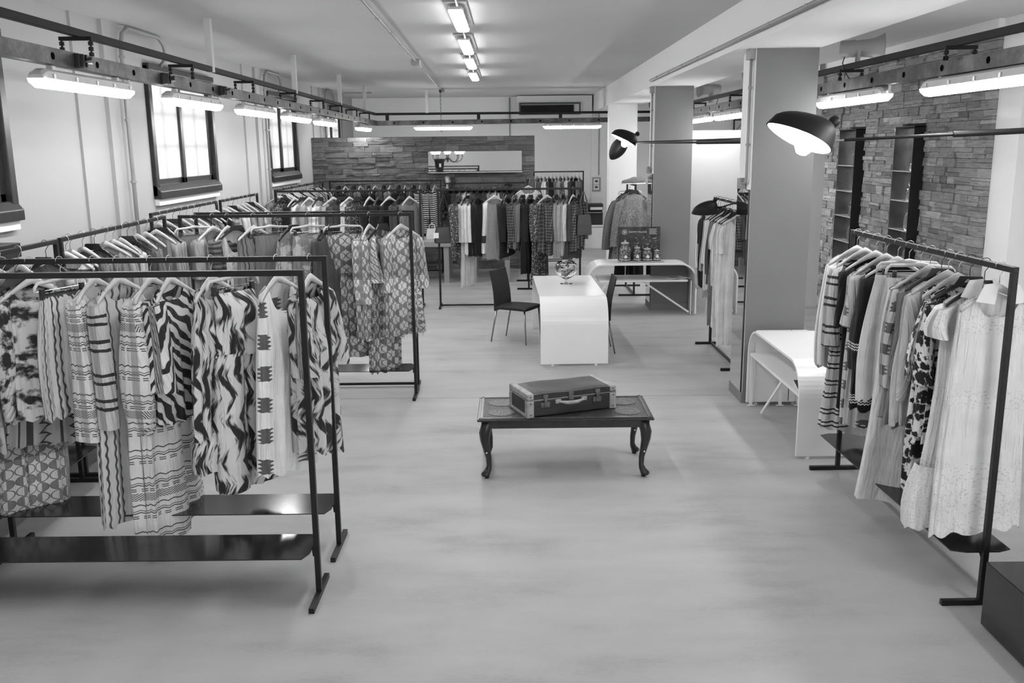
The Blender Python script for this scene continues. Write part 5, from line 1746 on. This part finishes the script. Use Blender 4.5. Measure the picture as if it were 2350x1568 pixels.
def bag(label, loc, rz, mat, w_, h, d, handle=.2, tagc=False, group='bags'):
    t = thing('handbag', label, 'bag', loc, rz, group)
    rings = []
    for z, kx, kd in ((-h, .92, .9), (-h * .95, 1.0, 1.0), (-h * .5, .97, .9), (0, .80, .55)):
        rings.append([(kx * w_ / 2 * sx, kd * d / 2 * sy, z) for sx, sy in ((-1, -.6), (-.9, -1), (.9, -1), (1, -.6), (1, .6), (.9, 1), (-.9, 1), (-1, .6))])
    loft(rings).obj('bag_body', mat, t)
    for y in (-.2, .2):
        MB().tube([(-w_ * .25, y * d, -.01), (-w_ * .2, y * d * .6, handle * .6), (0, 0, handle), (w_ * .2, y * d * .6, handle * .6), (w_ * .25, y * d, -.01)], .008, 6).obj('bag_handle', mat, t)
    if tagc: MB().box(-.17, -.09, -d / 2 - .01, -d / 2 - .006, -.16, -.08).obj('price_tag', m_whitem, t)


bag('dark handbag with a white tag hanging on the rack post', (-1.0, 13.78, 1.24), R_(10), m_leather, .30, .24, .10, handle=.50, tagc=True)
bag('grey tote bag hanging at the right end of the coat rack', (1.09, 13.78, 1.40), R_(10), plain('grey_leather', .06, .5), .24, .30, .12, handle=.36)
bag('small white paper bag standing on the grey display table', (-.36, 16.9, .99), 0, m_whitem, .16, .24, .09, handle=.1)
bag('pale handbag standing on the display table, left part', (-1.45, 16.9, .95), 0, m_hpost, .22, .20, .10, handle=.1)
for i, (x, mt) in enumerate(((-1.2, m_dark), (-.98, m_whitem), (-.7, m_grey))):
    t = thing('shoe_box', ('dark', 'white', 'grey')[i] + ' box lying on the grey display table', 'box', (x, 16.85, .7505), R_(8 * i - 5))
    MB().box(-.09, .09, -.13, .13, 0, .07).obj('box_base', mt, t, bev=.003)
    MB().box(-.094, .094, -.134, .134, .055, .085).obj('box_lid', mt, t, bev=.003)


def hand(label, loc, mat):
    t = thing('jewellery_hand', label, 'display stand', loc, 0, 'jewellery hands before the divider')
    b = MB().lathe([(.035, 0), (.032, .01), (.02, .03), (.022, .09), (.034, .13), (.034, .17), (.02, .185)], 14, (0, 0, 0), 1, .5)
    b.obj('palm', mat, t, smooth=True)
    for k, (x, l, dx) in enumerate(((-.026, .055, -.012), (-.009, .072, -.004), (.009, .068, .004), (.025, .05, .012))):
        MB().tube([(x, 0, .17), (x + dx * .5, 0, .17 + l * .5), (x + dx, -.006, .17 + l)], [.008, .0075, .005], 8).obj('finger', mat, t, smooth=True)
    MB().tube([(.028, 0, .11), (.05, -.004, .135), (.056, -.006, .165)], [.010, .008, .006], 8).obj('thumb', mat, t, smooth=True)


sp = tag(box('jewellery_shelf', m_dark, -1.35, .12, 18.12, 18.40, 1.80 - .225, 1.81 - .225), 'thin dark shelf above the clothes rail on the divider', 'shelf')
sp.location.z = .03
hand('white jewellery display hand beside a black one', (-1.24, 18.2, 1.62), m_whitem)
hand('black jewellery display hand', (-1.12, 18.2, 1.62), m_dark)
t = thing('bow_ornament', 'small black bow ornament on the divider shelf', 'ornament', (-.04, 18.2, 1.625))
for a in (-40, 10, 60, 120, 170): 
    MB().tube([(0, 0, .05), (.06 * cos(R_(a)), 0, .05 + .05 * sin(R_(a))), (.09 * cos(R_(a)), -.01, .05 + .03 * sin(R_(a)))], [.006, .018, .004], 6).obj('bow_loop', m_dark, t)
MB().lathe([(.03, -.01), (.012, 0), (.008, .05)], 10).obj('stand', m_dark, t)

# grey pedestal at the divider's end
t = thing('pedestal', 'tall grey square pedestal at the right end of the divider', 'pedestal', (.55, 17.95, 0))
MB().box(-.08, .08, -.12, .12, 0, .82).obj('shaft', m_tablegrey, t); MB().box(-.085, .085, -.125, .125, .82, .84).obj('cap', m_tablegrey, t)
# printer on a white desk
t = thing('desk', 'white desk under the printer at the back', 'desk', (2.0, 22.3, 0))
MB().box(-.22, .25, -.3, .3, 0, .52).obj('cabinet', m_whitem, t); MB().box(-.26, .28, -.33, .32, .52, .56).obj('desk_top', m_whitem, t)
t = thing('printer', 'black office printer on the white desk at the back', 'printer', (2.0, 22.2, .5605))
MB().box(-.20, .20, -.22, .22, 0, .30).obj('base', m_dark, t, bev=.01)
MB().box(-.21, .21, -.16, .22, .34, .50).obj('scanner', m_dark, t, bev=.01)
MB().box(-.20, .20, -.08, .22, .30, .34).obj('output_slot', m_dark, t)
MB().box(-.10, .19, -.24, -.16, .36, .42).obj('control_panel', m_whitem, t)
MB().box(-.16, .16, -.30, -.2, .29, .305).obj('paper_tray', m_grey, t)

# trolley wheels seen under the coats, black crate by the wall, plinth
t = thing('black_plinth', 'black low display plinth in the bottom right corner', 'plinth', (2.36, 2.6, 0))
MB().box(0, 1.2, 0, 1.64, .012, .35).obj('plinth_body', m_shelf, t, bev=.004); MB().box(.02, 1.18, .02, 1.62, 0, .012).obj('recess_base', m_dark, t)
t = thing('black_crate', 'dark slatted crate against the left wall behind the clothes', 'crate', (-3.76, 6.45, 0))
MB().box(-.10, .10, -.35, .35, 0, 1.50).obj('crate_core', m_dark, t)
for k in range(4): MB().box(-.11, .115, -.36, .36, 1.52 + k * .06, 1.565 + k * .06).obj('slat', m_winfr, t, bev=.003)
t = thing('garment_trolley', 'low wheeled garment trolley under the coats at the back', 'trolley', (.95, 18.6, 0))
MB().tube([(-.3, 0, .12), (.3, 0, .12)], .012, 8).tube([(-.3, .3, .12), (.3, .3, .12)], .012, 8).tube([(-.3, 0, .12), (-.3, .3, .12)], .012, 8).tube([(.3, 0, .12), (.3, .3, .12)], .012, 8).obj('base_frame', m_dark, t)
for x in (-.28, .28):
    for y in (0, .3): MB().tube([(x - .012, y, .04), (x + .012, y, .04)], .04, 12).obj('wheel', m_dark, t)
